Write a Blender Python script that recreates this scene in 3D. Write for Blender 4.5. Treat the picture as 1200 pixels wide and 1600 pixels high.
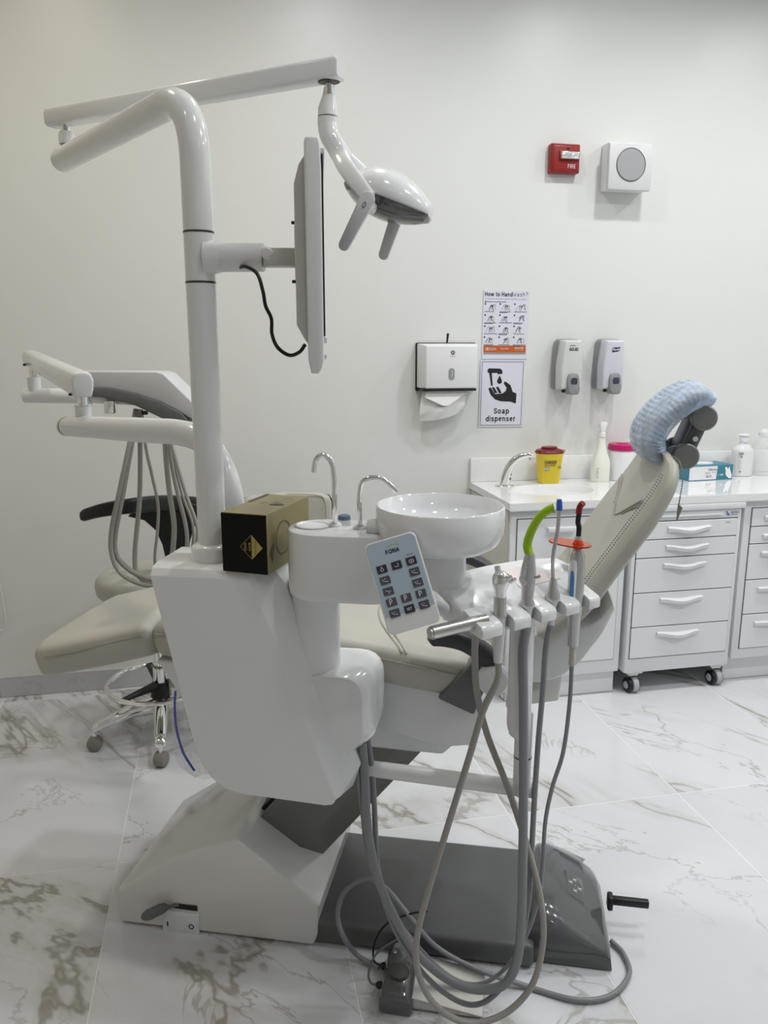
# Dental treatment room: treatment chair with side unit, lamp, delivery arm, wall cabinets.
import bpy, bmesh, math, random
from mathutils import Vector, Matrix
random.seed(7)
PI = math.pi
for o in list(bpy.data.objects):
    bpy.data.objects.remove(o)
scene = bpy.context.scene
col = scene.collection

# ------------------------------------------------------------------ camera
CAM_Z = 1.475
FPX = 1240.0
cam_d = bpy.data.cameras.new('camera')
cam_d.sensor_fit = 'VERTICAL'
cam_d.sensor_height = 24.0
cam_d.lens = 24.0 * FPX / 1600.0
cam_d.clip_start = 0.02
cam = bpy.data.objects.new('camera', cam_d)
col.objects.link(cam)
cam.location = (0, 0, CAM_Z)
cam.rotation_euler = (math.radians(90 - 11.9), 0, math.radians(-11.65))
scene.camera = cam

# ------------------------------------------------------------------ view, world, lamps
vs = scene.view_settings
scene.display_settings.display_device = 'sRGB'
vs.view_transform = 'Standard'
vs.look = 'None'
vs.gamma = 1.0
vs.use_curve_mapping = False
vs.exposure = -1.52
world = bpy.data.worlds.new('world')
scene.world = world
world.use_nodes = True
world.node_tree.nodes['Background'].inputs[0].default_value = (0.8, 0.85, 0.9, 1)
world.node_tree.nodes['Background'].inputs[1].default_value = 0.05
CEIL = 3.15
# recessed ceiling downlights: x, y, watts, colour
DOWNLIGHTS = [
    (0.55, 2.45, 27, (0.985, 0.995, 1.0)), (1.75, 2.45, 33, (0.985, 0.995, 1.0)), (2.9, 2.45, 31, (0.985, 0.995, 1.0)),
    (0.55, 1.05, 13, (0.985, 0.995, 1.0)), (1.75, 1.05, 37, (0.985, 0.995, 1.0)), (2.9, 1.05, 36, (0.985, 0.995, 1.0)),
    (-0.65, 2.45, 21, (1.0, 0.88, 0.72)), (-0.65, 1.05, 3, (1.0, 0.88, 0.72)),
    (0.55, -0.6, 4, (0.985, 0.995, 1.0)), (1.75, -0.6, 11, (0.985, 0.995, 1.0)),
]

# ------------------------------------------------------------------ materials
MATS = {}
def principled(name):
    m = bpy.data.materials.new(name)
    m.use_nodes = True
    return m, m.node_tree, m.node_tree.nodes['Principled BSDF']
def mat(name, colour, rough=0.4, metal=0.0, coat=0.0, trans=0.0, ior=1.45, emit=None, strength=0.0, alpha=1.0, noise=0.0, nscale=40.0, bump=0.0, sheen=0.0, spec=0.5):
    if name in MATS:
        return MATS[name]
    m, nt, b = principled(name)
    b.inputs['Base Color'].default_value = (*colour, 1)
    b.inputs['Roughness'].default_value = rough
    b.inputs['Metallic'].default_value = metal
    b.inputs['Coat Weight'].default_value = coat
    b.inputs['Coat Roughness'].default_value = 0.04
    b.inputs['Transmission Weight'].default_value = trans
    b.inputs['IOR'].default_value = ior
    b.inputs['Alpha'].default_value = alpha
    b.inputs['Specular IOR Level'].default_value = spec
    if sheen: b.inputs['Sheen Weight'].default_value = sheen
    if emit:
        b.inputs['Emission Color'].default_value = (*emit, 1)
        b.inputs['Emission Strength'].default_value = strength
    if noise or bump:
        tc = nt.nodes.new('ShaderNodeTexCoord')
        nz = nt.nodes.new('ShaderNodeTexNoise')
        nz.inputs['Scale'].default_value = nscale
        nz.inputs['Detail'].default_value = 4
        nt.links.new(tc.outputs['Object'], nz.inputs['Vector'])
        if noise:
            mx = nt.nodes.new('ShaderNodeMix'); mx.data_type = 'RGBA'
            mx.inputs[6].default_value = (*[c * (1 - noise) for c in colour], 1)
            mx.inputs[7].default_value = (*[min(1, c * (1 + noise)) for c in colour], 1)
            nt.links.new(nz.outputs['Fac'], mx.inputs[0])
            nt.links.new(mx.outputs[2], b.inputs['Base Color'])
        if bump:
            bp = nt.nodes.new('ShaderNodeBump')
            bp.inputs['Strength'].default_value = bump
            bp.inputs['Distance'].default_value = 0.002
            nt.links.new(nz.outputs['Fac'], bp.inputs['Height'])
            nt.links.new(bp.outputs['Normal'], b.inputs['Normal'])
    MATS[name] = m
    return m

def marble_mat(name, tint=1.0, rough=0.13):
    m, nt, b = principled(name)
    N, Lk = nt.nodes, nt.links
    geo = N.new('ShaderNodeNewGeometry')
    oi = N.new('ShaderNodeObjectInfo')
    mul = N.new('ShaderNodeVectorMath'); mul.operation = 'SCALE'
    comb = N.new('ShaderNodeCombineXYZ')
    Lk.new(oi.outputs['Random'], comb.inputs[0]); Lk.new(oi.outputs['Random'], comb.inputs[1])
    Lk.new(comb.outputs[0], mul.inputs[0]); mul.inputs['Scale'].default_value = 23.0
    add = N.new('ShaderNodeVectorMath'); add.operation = 'ADD'
    Lk.new(geo.outputs['Position'], add.inputs[0]); Lk.new(mul.outputs[0], add.inputs[1])
    mp = N.new('ShaderNodeMapping')
    mp.vector_type = 'TEXTURE'
    mp.inputs['Rotation'].default_value = (0, 0, math.radians(-52))
    mp.inputs['Scale'].default_value = (2.3, 0.85, 1.0)
    Lk.new(add.outputs[0], mp.inputs[0])
    def noise(scale, detail, rough_, dist=0.0):
        n = N.new('ShaderNodeTexNoise')
        n.inputs['Scale'].default_value = scale; n.inputs['Detail'].default_value = detail
        n.inputs['Roughness'].default_value = rough_; n.inputs['Distortion'].default_value = dist
        Lk.new(mp.outputs[0], n.inputs['Vector'])
        return n.outputs['Fac']
    def ridge(fac, width):
        s = N.new('ShaderNodeMath'); s.operation = 'SUBTRACT'; Lk.new(fac, s.inputs[0]); s.inputs[1].default_value = 0.5
        a = N.new('ShaderNodeMath'); a.operation = 'ABSOLUTE'; Lk.new(s.outputs[0], a.inputs[0])
        r = N.new('ShaderNodeMapRange'); r.interpolation_type = 'SMOOTHSTEP'
        Lk.new(a.outputs[0], r.inputs[0])
        r.inputs[1].default_value = 0.0; r.inputs[2].default_value = width
        r.inputs[3].default_value = 1.0; r.inputs[4].default_value = 0.0
        return r.outputs[0]
    def ramp(fac, lo, hi):
        r = N.new('ShaderNodeMapRange'); r.interpolation_type = 'SMOOTHSTEP'
        Lk.new(fac, r.inputs[0]); r.inputs[1].default_value = lo; r.inputs[2].default_value = hi
        return r.outputs[0]
    def mulf(a, c):
        q = N.new('ShaderNodeMath'); q.operation = 'MULTIPLY'; Lk.new(a, q.inputs[0])
        if isinstance(c, float): q.inputs[1].default_value = c
        else: Lk.new(c, q.inputs[1])
        return q.outputs[0]
    n1 = noise(1.15, 6, 0.60, 0.5)
    gate = ramp(noise(1.3, 3, 0.5), 0.37, 0.56)
    v_main = mulf(mulf(ridge(n1, 0.014), gate), 0.75)
    v_halo = mulf(mulf(ridge(n1, 0.055), gate), 0.45)
    v_fine = mulf(mulf(ridge(noise(2.1, 6, 0.62, 0.8), 0.010), ramp(noise(1.9, 2, 0.5), 0.44, 0.6)), 0.7)
    cloud = mulf(ramp(noise(1.1, 5, 0.6, 0.4), 0.45, 0.75), 0.5)
    def mixc(fac, a, c):
        mx = N.new('ShaderNodeMix'); mx.data_type = 'RGBA'
        Lk.new(fac, mx.inputs[0])
        if isinstance(a, tuple): mx.inputs[6].default_value = (*a, 1)
        else: Lk.new(a, mx.inputs[6])
        mx.inputs[7].default_value = (*c, 1)
        return mx.outputs[2]
    c = mixc(cloud, tuple(x * tint for x in (0.725, 0.74, 0.77)), tuple(x * tint for x in (0.60, 0.615, 0.64)))
    c = mixc(v_halo, c, (0.50, 0.485, 0.45))
    c = mixc(v_fine, c, (0.40, 0.385, 0.35))
    c = mixc(v_main, c, (0.27, 0.245, 0.20))
    Lk.new(c, b.inputs['Base Color'])
    b.inputs['Roughness'].default_value = rough
    MATS[name] = m
    return m

WHITE = (0.80, 0.81, 0.815)
M_PLASTIC = mat('white_gloss_plastic', (0.80, 0.815, 0.82), 0.16, coat=0.35)
M_PLASTIC_MATT = mat('white_satin_plastic', (0.78, 0.79, 0.80), 0.34)
M_CREAM = mat('cream_gloss_plastic', (0.755, 0.755, 0.73), 0.16, coat=0.35)
M_CERAMIC = mat('white_ceramic', (0.80, 0.81, 0.825), 0.08, coat=0.5)
M_LEATHER = mat('beige_leatherette', (0.50, 0.485, 0.43), 0.42, bump=0.12, nscale=420, noise=0.03)
M_SEAM = mat('beige_seam', (0.40, 0.385, 0.335), 0.5)
M_STITCH = mat('dark_stitch', (0.25, 0.235, 0.20), 0.7)
M_GREY = mat('mid_grey_plastic', (0.14, 0.145, 0.145), 0.36)
M_GREY_GLOSS = mat('grey_gloss_plastic', (0.095, 0.10, 0.10), 0.14, coat=0.5)
M_PLATE = mat('grey_floor_plate', (0.115, 0.12, 0.12), 0.33, noise=0.05, nscale=5)
M_LIFT = mat('olive_grey_metal', (0.19, 0.19, 0.175), 0.42)
M_DARK = mat('charcoal_plastic', (0.045, 0.048, 0.055), 0.38)
M_BLACK = mat('black_plastic', (0.008, 0.008, 0.009), 0.36)
M_RUBBER = mat('grey_rubber', (0.24, 0.225, 0.20), 0.5)
M_HOSE_W = mat('warm_grey_hose', (0.32, 0.31, 0.285), 0.36)
M_HOSE = mat('cool_grey_hose', (0.235, 0.245, 0.26), 0.33)
M_CHROME = mat('chrome', (0.86, 0.86, 0.85), 0.07, metal=1.0)
M_STEEL = mat('brushed_steel', (0.60, 0.585, 0.55), 0.24, metal=1.0)
M_SILVER = mat('satin_silver', (0.57, 0.575, 0.575), 0.27, metal=0.9)
M_CABINET = mat('white_lacquered_steel', (0.76, 0.775, 0.79), 0.33)
M_CAB_SIDE = mat('cream_cabinet_panel', (0.68, 0.665, 0.585), 0.4)
M_COUNTER = mat('white_solid_counter', (0.85, 0.855, 0.86), 0.06, coat=0.4)
M_WALL = mat('off_white_wall_paint', (0.755, 0.765, 0.74), 0.36, noise=0.012, nscale=2.0)
M_WALL2 = mat('grey_wall_paint', (0.58, 0.58, 0.57), 0.5)
M_WALL3 = mat('stone_wall_paint', (0.60, 0.56, 0.49), 0.5)
M_CEIL = mat('white_ceiling_paint', (0.84, 0.84, 0.83), 0.8)
M_GROUT = mat('white_grout', (0.84, 0.845, 0.85), 0.6)
M_MARBLE = marble_mat('marble_tile')
M_MARBLE_SKIRT = marble_mat('grey_marble_skirting', 0.72, 0.18)
M_RED = mat('red_plastic', (0.27, 0.014, 0.012), 0.35)
M_PRINT_BLACK = mat('black_print', (0.012, 0.012, 0.014), 0.5)
M_PRINT_GREY = mat('grey_print', (0.30, 0.31, 0.33), 0.5)
M_PRINT_WHITE = mat('white_print', (0.82, 0.82, 0.83), 0.5)
M_PAPER = mat('poster_paper', (0.70, 0.71, 0.79), 0.5)
M_ORANGE = mat('orange_print', (0.50, 0.115, 0.022), 0.5)
M_NAVY = mat('navy_print', (0.018, 0.014, 0.075), 0.5)
M_SPEAKER = mat('grey_mesh', (0.36, 0.365, 0.38), 0.6, bump=0.4, nscale=900)
M_DISP_GREY = mat('grey_dispenser_plastic', (0.23, 0.24, 0.245), 0.28, coat=0.2)
M_DISP_WHITE = mat('dispenser_white', (0.62, 0.645, 0.63), 0.22, coat=0.3)
M_DISP_WHITE2 = mat('dispenser_cool_white', (0.60, 0.62, 0.68), 0.22, coat=0.3)
M_TISSUE = mat('tissue_paper', (0.80, 0.81, 0.79), 0.9)
M_YELLOW = mat('yellow_plastic', (0.80, 0.60, 0.03), 0.38)
M_MAROON = mat('maroon_plastic', (0.17, 0.006, 0.012), 0.3)
M_MAGENTA = mat('magenta_plastic', (0.50, 0.01, 0.13), 0.3)
M_MILKY = mat('milky_plastic', (0.80, 0.81, 0.73), 0.35)
M_TEAL = mat('teal_card', (0.035, 0.20, 0.275), 0.4)
M_CARD_WHITE = mat('white_card', (0.76, 0.76, 0.79), 0.45)
M_CARD_GREY = mat('grey_card', (0.42, 0.45, 0.47), 0.5)
M_BOTTLE = mat('frosted_bottle', (0.80, 0.815, 0.82), 0.3, alpha=0.9)
M_BOTTLE_C = mat('clear_bottle', (0.80, 0.82, 0.83), 0.15, alpha=0.25)
M_GOLD = mat('gold_card', (0.25, 0.215, 0.085), 0.36, metal=0.15)
M_GOLD_INK = mat('gold_ink', (0.46, 0.37, 0.10), 0.4)
M_DARK_INK = mat('dark_taupe_ink', (0.075, 0.068, 0.06), 0.4)
M_BLACK_CARD = mat('black_card', (0.004, 0.004, 0.004), 0.5, spec=0.2)
M_GREEN = mat('lime_green_plastic', (0.30, 0.50, 0.005), 0.3)
M_BLUE = mat('blue_plastic', (0.03, 0.11, 0.48), 0.3)
M_CLEAR_TUBE = mat('clear_suction_tube', (0.62, 0.58, 0.60), 0.15, trans=0.45)
M_SHIELD = mat('orange_shield', (1.0, 0.15, 0.02), 0.08, trans=0.75, ior=1.3)
M_RUBY = mat('ruby_plastic', (0.22, 0.005, 0.008), 0.15)
M_ORANGE_RING = mat('red_orange_ring', (0.75, 0.045, 0.01), 0.25)
M_PANEL_BLUE = mat('pale_blue_panel', (0.44, 0.545, 0.62), 0.3)
M_KEY = mat('key_dark', (0.035, 0.037, 0.05), 0.4)
M_KEY2 = mat('key_slate', (0.085, 0.085, 0.11), 0.4)
M_LIME_INK = mat('lime_ink', (0.45, 0.60, 0.12), 0.5)
M_BLUE_BTN = mat('slate_blue_button', (0.10, 0.145, 0.23), 0.4)
M_LIGHT_BLUE = mat('sky_blue_label', (0.08, 0.26, 0.55), 0.4)
M_PINK = mat('pale_pink_film', (0.80, 0.715, 0.69), 0.3)
M_LENS = mat('smoked_lens', (0.10, 0.10, 0.10), 0.08, coat=0.5)
M_SCREEN = mat('black_screen', (0.015, 0.016, 0.018), 0.1)
M_MONITOR = mat('monitor_grey', (0.78, 0.785, 0.79), 0.35)
M_MON_BACK = mat('monitor_back', (0.62, 0.615, 0.595), 0.4)
M_CHAIN = mat('dull_chain_metal', (0.30, 0.295, 0.28), 0.35, metal=0.9)
M_RING = mat('dark_ring', (0.09, 0.09, 0.085), 0.3, metal=0.6)
M_HEAD_GREY = mat('headrest_bracket_grey', (0.23, 0.235, 0.225), 0.36)
M_LAMP_EMIT = mat('lamp_diffuser', (0.9, 0.9, 0.9), 0.5, emit=(1, 0.97, 0.92), strength=6)
def blend_mat(name, tint, trans, rough, bump=0.0, nscale=30.0, wave=0.0, gloss=0.25, stretch=(1, 1, 1)):
    m = bpy.data.materials.new(name); m.use_nodes = True
    nt = m.node_tree; N = nt.nodes; Lk = nt.links
    out = N['Material Output']; b = N['Principled BSDF']
    b.inputs['Base Color'].default_value = (*tint, 1); b.inputs['Roughness'].default_value = rough
    t = N.new('ShaderNodeBsdfTransparent'); t.inputs[0].default_value = (1, 1, 1, 1)
    mx = N.new('ShaderNodeMixShader'); mx.inputs[0].default_value = trans
    if bump:
        tc = N.new('ShaderNodeTexCoord'); mp = N.new('ShaderNodeMapping'); mp.inputs['Scale'].default_value = stretch
        nz = N.new('ShaderNodeTexNoise'); nz.inputs['Scale'].default_value = nscale; nz.inputs['Detail'].default_value = 5
        Lk.new(tc.outputs['Object'], mp.inputs[0]); Lk.new(mp.outputs[0], nz.inputs[0])
        bp = N.new('ShaderNodeBump'); bp.inputs['Strength'].default_value = bump; bp.inputs['Distance'].default_value = 0.01
        Lk.new(nz.outputs['Fac'], bp.inputs['Height']); Lk.new(bp.outputs[0], b.inputs['Normal'])
        mr = N.new('ShaderNodeMapRange'); mr.inputs[1].default_value = 0.35; mr.inputs[2].default_value = 0.65
        mr.inputs[3].default_value = max(0, trans - wave); mr.inputs[4].default_value = min(1, trans + wave)
        Lk.new(nz.outputs['Fac'], mr.inputs[0]); Lk.new(mr.outputs[0], mx.inputs[0])
    Lk.new(b.outputs[0], mx.inputs[1]); Lk.new(t.outputs[0], mx.inputs[2]); Lk.new(mx.outputs[0], out.inputs[0])
    MATS[name] = m
    return m
M_BLUE_COVER = blend_mat('blue_nonwoven_cover', (0.53, 0.66, 0.88), 0.36, 0.4, bump=0.8, nscale=30, wave=0.22, stretch=(1, 1, 1))
M_FILM = blend_mat('clear_plastic_film', (0.85, 0.87, 0.88), 0.72, 0.12, bump=0.5, nscale=30, wave=0.1)
M_BLUE_FILM = blend_mat('blue_film_edge', (0.09, 0.12, 0.48), 0.1, 0.3)

# ------------------------------------------------------------------ mesh helpers
def V3(p): return Vector(p)
class B:
    """collects shapes into one bmesh; build() links it as ONE mesh object"""
    def __init__(s): s.bm = bmesh.new()
    def faces(s, vs_, fs_):
        v = [s.bm.verts.new(p) for p in vs_]
        for f in fs_:
            try: s.bm.faces.new([v[i] for i in f])
            except ValueError: pass
        return v
    def bevelled(s, fn, off, seg=3, ang=25):
        t = bmesh.new()
        fn(t)
        bmesh.ops.recalc_face_normals(t, faces=t.faces[:])
        if off > 0:
            es = [e for e in t.edges if len(e.link_faces) == 2 and e.calc_face_angle(0) > math.radians(ang)]
            bmesh.ops.bevel(t, geom=es, offset=off, segments=seg, profile=0.5, affect='EDGES', clamp_overlap=True)
        me = bpy.data.meshes.new('tmp'); t.to_mesh(me); t.free()
        s.bm.from_mesh(me); bpy.data.meshes.remove(me)
        return s
    def box(s, c, size, off=0.0, seg=3, rot=None):
        def fn(t):
            bmesh.ops.create_cube(t, size=1.0)
            M = Matrix.Translation(c) @ (rot.to_4x4() if rot else Matrix.Identity(4)) @ Matrix.Diagonal((*size, 1))
            bmesh.ops.transform(t, matrix=M, verts=t.verts[:])
        return s.bevelled(fn, off, seg)
    def loft(s, rings, off=0.0, seg=3, ang=25, cap=True):
        """rings: lists of equal length of 3D points"""
        def fn(t):
            R = [[t.verts.new(p) for p in r] for r in rings]
            n = len(R[0])
            for a, b in zip(R, R[1:]):
                for i in range(n):
                    t.faces.new((a[i], a[(i + 1) % n], b[(i + 1) % n], b[i]))
            if cap:
                t.faces.new(R[0][::-1]); t.faces.new(R[-1])
        return s.bevelled(fn, off, seg, ang)
    def tube(s, pts, r, n=12, cap=True, closed=False):
        pts = [V3(p) for p in pts]
        m = len(pts)
        rad = r if isinstance(r, (list, tuple)) else [r] * m
        tang = []
        for i in range(m):
            a = pts[(i - 1) % m] if (closed or i) else pts[i]
            b = pts[(i + 1) % m] if (closed or i < m - 1) else pts[i]
            tang.append((b - a).normalized())
        up = Vector((0, 0, 1)) if abs(tang[0].z) < 0.9 else Vector((0, 1, 0))
        nrm = (up - tang[0] * up.dot(tang[0])).normalized()
        rings = []
        for i in range(m):
            nrm = (nrm - tang[i] * nrm.dot(tang[i]))
            if nrm.length < 1e-6: nrm = tang[i].orthogonal()
            nrm.normalize()
            bn = tang[i].cross(nrm)
            rings.append([s.bm.verts.new(pts[i] + (nrm * math.cos(2 * PI * k / n) + bn * math.sin(2 * PI * k / n)) * rad[i]) for k in range(n)])
        for i in range(m - (0 if closed else 1)):
            a, b = rings[i], rings[(i + 1) % m]
            for k in range(n):
                s.bm.faces.new((a[k], a[(k + 1) % n], b[(k + 1) % n], b[k]))
        if cap and not closed:
            s.bm.faces.new(rings[0][::-1]); s.bm.faces.new(rings[-1])
        return s
    def lathe(s, prof, c=(0, 0, 0), axis=(0, 0, 1), n=32, sx=1.0, sy=1.0, power=None, rotz=0.0):
        """prof: (radius, height) list turned round axis at c"""
        ax = V3(axis).normalized()
        q = Vector((0, 0, 1)).rotation_difference(ax).to_matrix()
        c = V3(c)
        rings = []
        for r, h in prof:
            if r < 1e-6:
                rings.append([s.bm.verts.new(c + q @ Vector((0, 0, h)))])
            else:
                ring = []
                for k in range(n):
                    a = 2 * PI * k / n
                    x, y = math.cos(a), math.sin(a)
                    if power:
                        x = math.copysign(abs(x) ** (2 / power), x); y = math.copysign(abs(y) ** (2 / power), y)
                    p = Vector((x * r * sx, y * r * sy, h))
                    if rotz: p = Matrix.Rotation(rotz, 3, 'Z') @ p
                    ring.append(s.bm.verts.new(c + q @ p))
                rings.append(ring)
        for a, b in zip(rings, rings[1:]):
            if len(a) == 1 and len(b) == 1: continue
            if len(a) == 1:
                for k in range(n): s.bm.faces.new((a[0], b[(k + 1) % n], b[k]))
            elif len(b) == 1:
                for k in range(n): s.bm.faces.new((a[k], a[(k + 1) % n], b[0]))
            else:
                for k in range(n): s.bm.faces.new((a[k], a[(k + 1) % n], b[(k + 1) % n], b[k]))
        return s
    def build(s, name, material, parent=None, ang=35, fix=True, shift=None):
        if fix: bmesh.ops.recalc_face_normals(s.bm, faces=s.bm.faces[:])
        if shift: bmesh.ops.translate(s.bm, vec=shift, verts=s.bm.verts[:])
        me = bpy.data.meshes.new(name)
        s.bm.to_mesh(me); s.bm.free()
        me.polygons.foreach_set('use_smooth', [True] * len(me.polygons))
        me.set_sharp_from_angle(angle=math.radians(ang))
        if material: me.materials.append(material)
        o = bpy.data.objects.new(name, me)
        col.objects.link(o)
        if parent: o.parent = parent
        return o
def tag(o, label=None, cat=None, group=None, kind=None):
    if label: o['label'] = label
    if cat: o['category'] = cat
    if group: o['group'] = group
    if kind: o['kind'] = kind
    return o
def thing(name, label, cat, loc=(0, 0, 0), rz=0.0, group=None):
    o = bpy.data.objects.new(name, None)
    o.empty_display_size = 0.05
    col.objects.link(o)
    o.location = loc; o.rotation_euler = (0, 0, rz)
    return tag(o, label, cat, group)
def spline(pts, sub=8, closed=False):
    """Catmull-Rom through pts"""
    P = [V3(p) for p in pts]; n = len(P); out = []
    rng = range(n) if closed else range(n - 1)
    for i in rng:
        p1, p2 = P[i], P[(i + 1) % n]
        p0 = P[(i - 1) % n] if (closed or i) else p1 * 2 - p2
        p3 = P[(i + 2) % n] if (closed or i < n - 2) else p2 * 2 - p1
        for k in range(sub):
            t = k / sub
            out.append(0.5 * ((2 * p1) + (p2 - p0) * t + (2 * p0 - 5 * p1 + 4 * p2 - p3) * t * t + (3 * p1 - p0 - 3 * p2 + p3) * t ** 3))
    if not closed: out.append(P[-1])
    return out
def fillet(pts, r, seg=6):
    """polyline with its corners rounded"""
    P = [V3(p) for p in pts]; out = [P[0]]
    for a, b, c in zip(P, P[1:], P[2:]):
        d1 = (a - b); d2 = (c - b)
        rr = min(r, d1.length * 0.49, d2.length * 0.49)
        s_, e_ = b + d1.normalized() * rr, b + d2.normalized() * rr
        for k in range(seg + 1):
            t = k / seg
            out.append((1 - t) ** 2 * s_ + 2 * t * (1 - t) * b + t * t * e_)
    out.append(P[-1])
    return out
def prism(b, poly, v0, v1, off=0.0, seg=3, ang=25):
    """poly of (u, z) pulled from v0 to v1"""
    return b.loft([[(u, v0, z) for u, z in poly], [(u, v1, z) for u, z in poly]], off, seg, ang)
def superring(c, xd, yd, a, b, power=4.0, n=28):
    out = []
    for k in range(n):
        t = 2 * PI * k / n
        x, y = math.cos(t), math.sin(t)
        x = math.copysign(abs(x) ** (2 / power), x); y = math.copysign(abs(y) ** (2 / power), y)
        out.append(V3(c) + V3(xd) * (a * x) + V3(yd) * (b * y))
    return out
_font_cache = {}
def text_polys(s, size, bold=0.0, shear=0.0):
    key = (s, round(size, 5), bold, shear)
    if key in _font_cache: return _font_cache[key]
    cu = bpy.data.curves.new('t', 'FONT')
    cu.body = s; cu.size = size; cu.offset = bold * size; cu.shear = shear; cu.resolution_u = 4
    ob = bpy.data.objects.new('t', cu); col.objects.link(ob)
    dg = bpy.context.evaluated_depsgraph_get()
    me = bpy.data.meshes.new_from_object(ob.evaluated_get(dg))
    vs_ = [(v.co.x, v.co.y) for v in me.vertices]; fs_ = [tuple(p.vertices) for p in me.polygons]
    bpy.data.objects.remove(ob); bpy.data.curves.remove(cu); bpy.data.meshes.remove(me)
    _font_cache[key] = (vs_, fs_)
    return vs_, fs_
class Art:
    """flat print on the plane with origin o and axes x, y; lifted along x cross y"""
    def __init__(s, o, x, y, lift=0.0006):
        s.o, s.x, s.y = V3(o), V3(x).normalized(), V3(y).normalized()
        s.n = s.x.cross(s.y).normalized(); s.lift = lift; s.b = B()
    def p(s, u, v): return s.o + s.x * u + s.y * v + s.n * s.lift
    def poly(s, pts):
        s.b.faces([s.p(*q) for q in pts], [tuple(range(len(pts)))]); return s
    def rect(s, x0, y0, x1, y1): return s.poly([(x0, y0), (x1, y0), (x1, y1), (x0, y1)])
    def ring(s, cx, cy, r0, r1, n=20, sx=1.0):
        pts = [s.p(cx + sx * r * math.cos(2 * PI * k / n), cy + r * math.sin(2 * PI * k / n)) for r in (r0, r1) for k in range(n)]
        s.b.faces(pts, [(k, (k + 1) % n, n + (k + 1) % n, n + k) for k in range(n)]); return s
    def disc(s, cx, cy, r, n=20, sx=1.0):
        return s.poly([(cx + sx * r * math.cos(2 * PI * k / n), cy + r * math.sin(2 * PI * k / n)) for k in range(n)])
    def line(s, pts, w):
        for (x0, y0), (x1, y1) in zip(pts, pts[1:]):
            d = math.hypot(x1 - x0, y1 - y0)
            if d < 1e-9: continue
            nx, ny = -(y1 - y0) / d * w / 2, (x1 - x0) / d * w / 2
            s.poly([(x0 - nx, y0 - ny), (x1 - nx, y1 - ny), (x1 + nx, y1 + ny), (x0 + nx, y0 + ny)])
        return s
    def text(s, t, cx, cy, size=None, width=None, bold=0.0, align='c', rot=0.0, shear=0.0, sx=1.0):
        vs_, fs_ = text_polys(t, 1.0, bold, shear)
        xs = [v[0] for v in vs_]; ys = [v[1] for v in vs_]
        w = max(xs) - min(xs)
        k = width / (w * sx) if width else size
        ox = {'c': (max(xs) + min(xs)) / 2, 'l': min(xs), 'r': max(xs)}[align]
        oy = (max(ys) + min(ys)) / 2
        ca, sa = math.cos(rot), math.sin(rot)
        pts = []
        for vx, vy in vs_:
            a, b = (vx - ox) * k * sx, (vy - oy) * k
            pts.append(s.p(cx + a * ca - b * sa, cy + a * sa + b * ca))
        s.b.faces(pts, fs_); return s
    def stroke(s, t, cx, cy, width, weight=0.13, gap=0.09, ys=1.25):
        """drawn sans-serif capitals and lower case, centred on cx with its baseline at cy"""
        segs = []; x = 0.0
        for ch in t:
            if ch == ' ': x += 0.3; continue
            adv, lines = GLYPH[ch]
            for ln in lines: segs.append([(x + a, b) for a, b in ln])
            x += adv + gap
        x0 = min(p[0] for l in segs for p in l); x1 = max(p[0] for l in segs for p in l); k = width / (x1 - x0 + weight)
        for ln in segs:
            q = [(cx + (a - (x0 + x1) / 2) * k, cy + b * k * ys) for a, b in ln]
            s.line(q, weight * k)
            for a, b in q[1:-1]: s.disc(a, b, weight * k / 2, 10)
        return s
    def build(s, name, material, parent=None): return s.b.build(name, material, parent, fix=False)
def _arc(cx, cy, rx, ry, a0, a1, n=14): return [(cx + rx * math.cos(math.radians(a0 + (a1 - a0) * k / n)), cy + ry * math.sin(math.radians(a0 + (a1 - a0) * k / n))) for k in range(n + 1)]
_s = [(.43, .37), (.38, .44), (.27, .46), (.16, .43), (.13, .36), (.18, .30), (.38, .23), (.44, .15), (.39, .07), (.27, .05), (.15, .08), (.11, .16)]
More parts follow.
